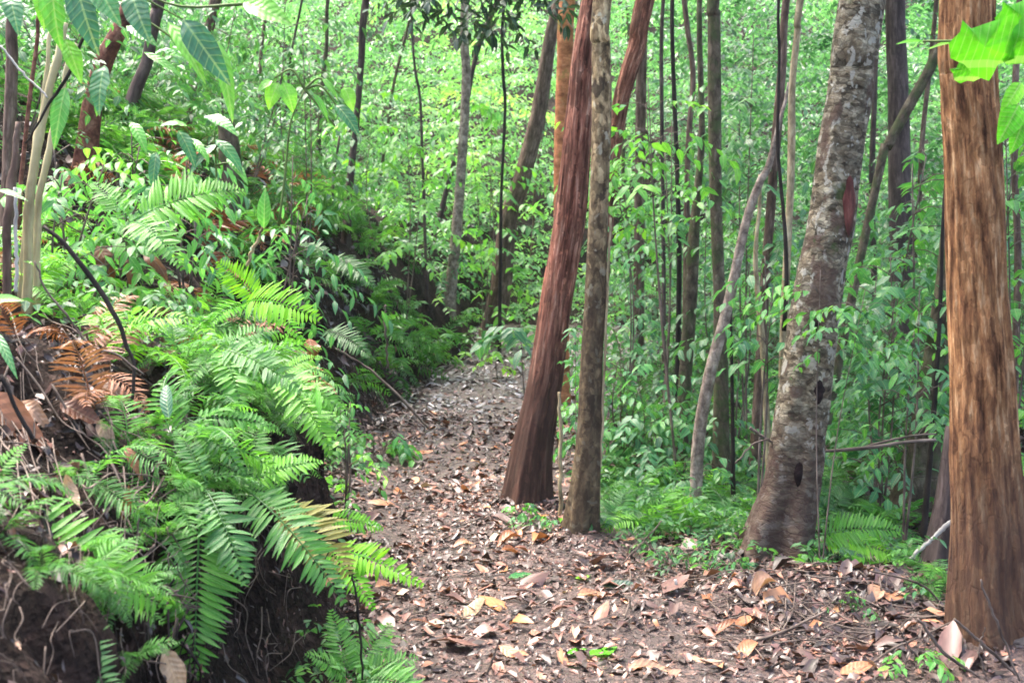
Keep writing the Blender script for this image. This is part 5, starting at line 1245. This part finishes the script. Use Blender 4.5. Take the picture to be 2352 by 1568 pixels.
# ------------------------------------------------------------------ leaf litter
acc = Acc()
def litter(n, yr, xf, size, tpl, dark=.0, lift=.010, tilt=.20, curl=.5):
    y = rng.uniform(*yr, n); lo, hi = xf(y); x = lo+rng.uniform(0, 1, n)*(hi-lo)
    kp = fbm(x*1.9, y*1.3, 0, 333, 2)+rng.normal(0, .45, n) > -.75; x, y = x[kp], y[kp]; n = len(x); z = H(x, y)
    e = .03; gx_ = (H(x+e, y)-z)/e; gy_ = (H(x, y+e)-z)/e
    N = norm(np.stack([-gx_, -gy_, np.ones(n)], -1)) + rng.normal(0, tilt, (n, 3))
    az = rng.uniform(0, 6.28, n); D = np.stack([np.cos(az), np.sin(az), gx_*np.cos(az)+gy_*np.sin(az)+rng.normal(0, .12, n)], -1)
    s = size*np.clip(rng.lognormal(0, .6, n), .3, 3.2)
    r = np.clip(rng.beta(1.3, 2.9, n)-dark, 0, 1)
    P = np.stack([x, y, z+lift+rng.uniform(0, .018, n)], -1) - norm(D)*s[:, None]*.5
    leaves(acc, P, D, N, s, s*rng.uniform(.28, .6, n), r, tpl, fold=rng.uniform(-.3, .8, n), bend=rng.uniform(-.25, .35, n), curl=curl)
litter(15000, (3.9, 7.2), lambda y: (path_left(y)-.02, path_right(y)+.3), .025, 'leaf')
litter(9500, (6.8, 11), lambda y: (path_left(y)-.1, path_right(y)+.6), .034, 'leaf', .0)
litter(4200, (4.2, 6.6), lambda y: (np.full_like(y, .9), np.full_like(y, 2.8)), .038, 'leaf', .02)
litter(5200, (6.5, 12), lambda y: (path_right(y)+.2, path_right(y)+4.5), .065, 'leaf', .18)
litter(6500, (2.0, 5.6), lambda y: (path_left(y)-1.9, path_left(y)-.34), .026, 'leaf', .08, curl=.8, tilt=.3, lift=.006)
litter(900, (2.0, 5.6), lambda y: (path_left(y)-.34, path_left(y)-.02), .016, 'leaf', .08, curl=.5, tilt=.3, lift=.003)
litter(4200, (5.5, 15), lambda y: (path_left(y)-2.4, path_left(y)+.1), .055, 'leaf', .28)
litter(680, (4.2, 6.8), lambda y: (path_left(y)+.1, np.full_like(y, 2.2)), .065, 'leaf', -.28)
litter(260, (6.5, 10), lambda y: (path_left(y)+.1, path_right(y)), .07, 'leaf', -.28)
lt_ = obj('leaf_litter', acc.mesh('leaf_litter', LITTER, True)); tag(lt_, 'thick layer of dead brown and pinkish leaves covering the path and floor', 'leaf litter', kind='stuff')

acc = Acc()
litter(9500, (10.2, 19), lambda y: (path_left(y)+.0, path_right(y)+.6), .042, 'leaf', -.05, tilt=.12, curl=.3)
gl = obj('grey_sheen_litter', acc.mesh('grey_sheen_litter', LITTER_GREY_SHEEN, True)); tag(gl, 'wet leaf litter on the far stretch of the path, its sheen painted pale grey', 'leaf litter', kind='stuff')
acc = Acc()
litter(2600, (9, 17), lambda y: (path_left(y)-.1, path_right(y)+.6), .05, 'leaf', .0)
gl = obj('far_leaf_litter', acc.mesh('far_leaf_litter', LITTER, True)); tag(gl, 'brown dead leaves mixed over the far stretch of the path', 'leaf litter', kind='stuff')

# ------------------------------------------------------------------ the damp air of the forest
def _box(lo, hi):
    V = [(x, y, z) for x in (lo[0], hi[0]) for y in (lo[1], hi[1]) for z in (lo[2], hi[2])]
    Fq = [(0, 1, 3, 2), (4, 6, 7, 5), (0, 4, 5, 1), (2, 3, 7, 6), (0, 2, 6, 4), (1, 5, 7, 3)]
    return mesh_np('haze', np.array(V, float), np.array(Fq), smooth=False)
m, nt, n, l = newmat("haze_air")
pv = n.new('ShaderNodeVolumePrincipled')
pv.inputs['Color'].default_value = (.93, .97, .95, 1)
pv.inputs['Density'].default_value = 0.0003
o = n.new('ShaderNodeOutputMaterial'); l.new(pv.outputs[0], o.inputs['Volume'])
zs = [float(v) for v in (Z.min(), Z.max())]
me = _box((-78, -11, zs[0]-1), (78, 134, max(zs[1], 13)+1.5)); me.materials.append(m)
tag(obj('haze', me), 'pale damp haze in the forest air', kind='stuff')
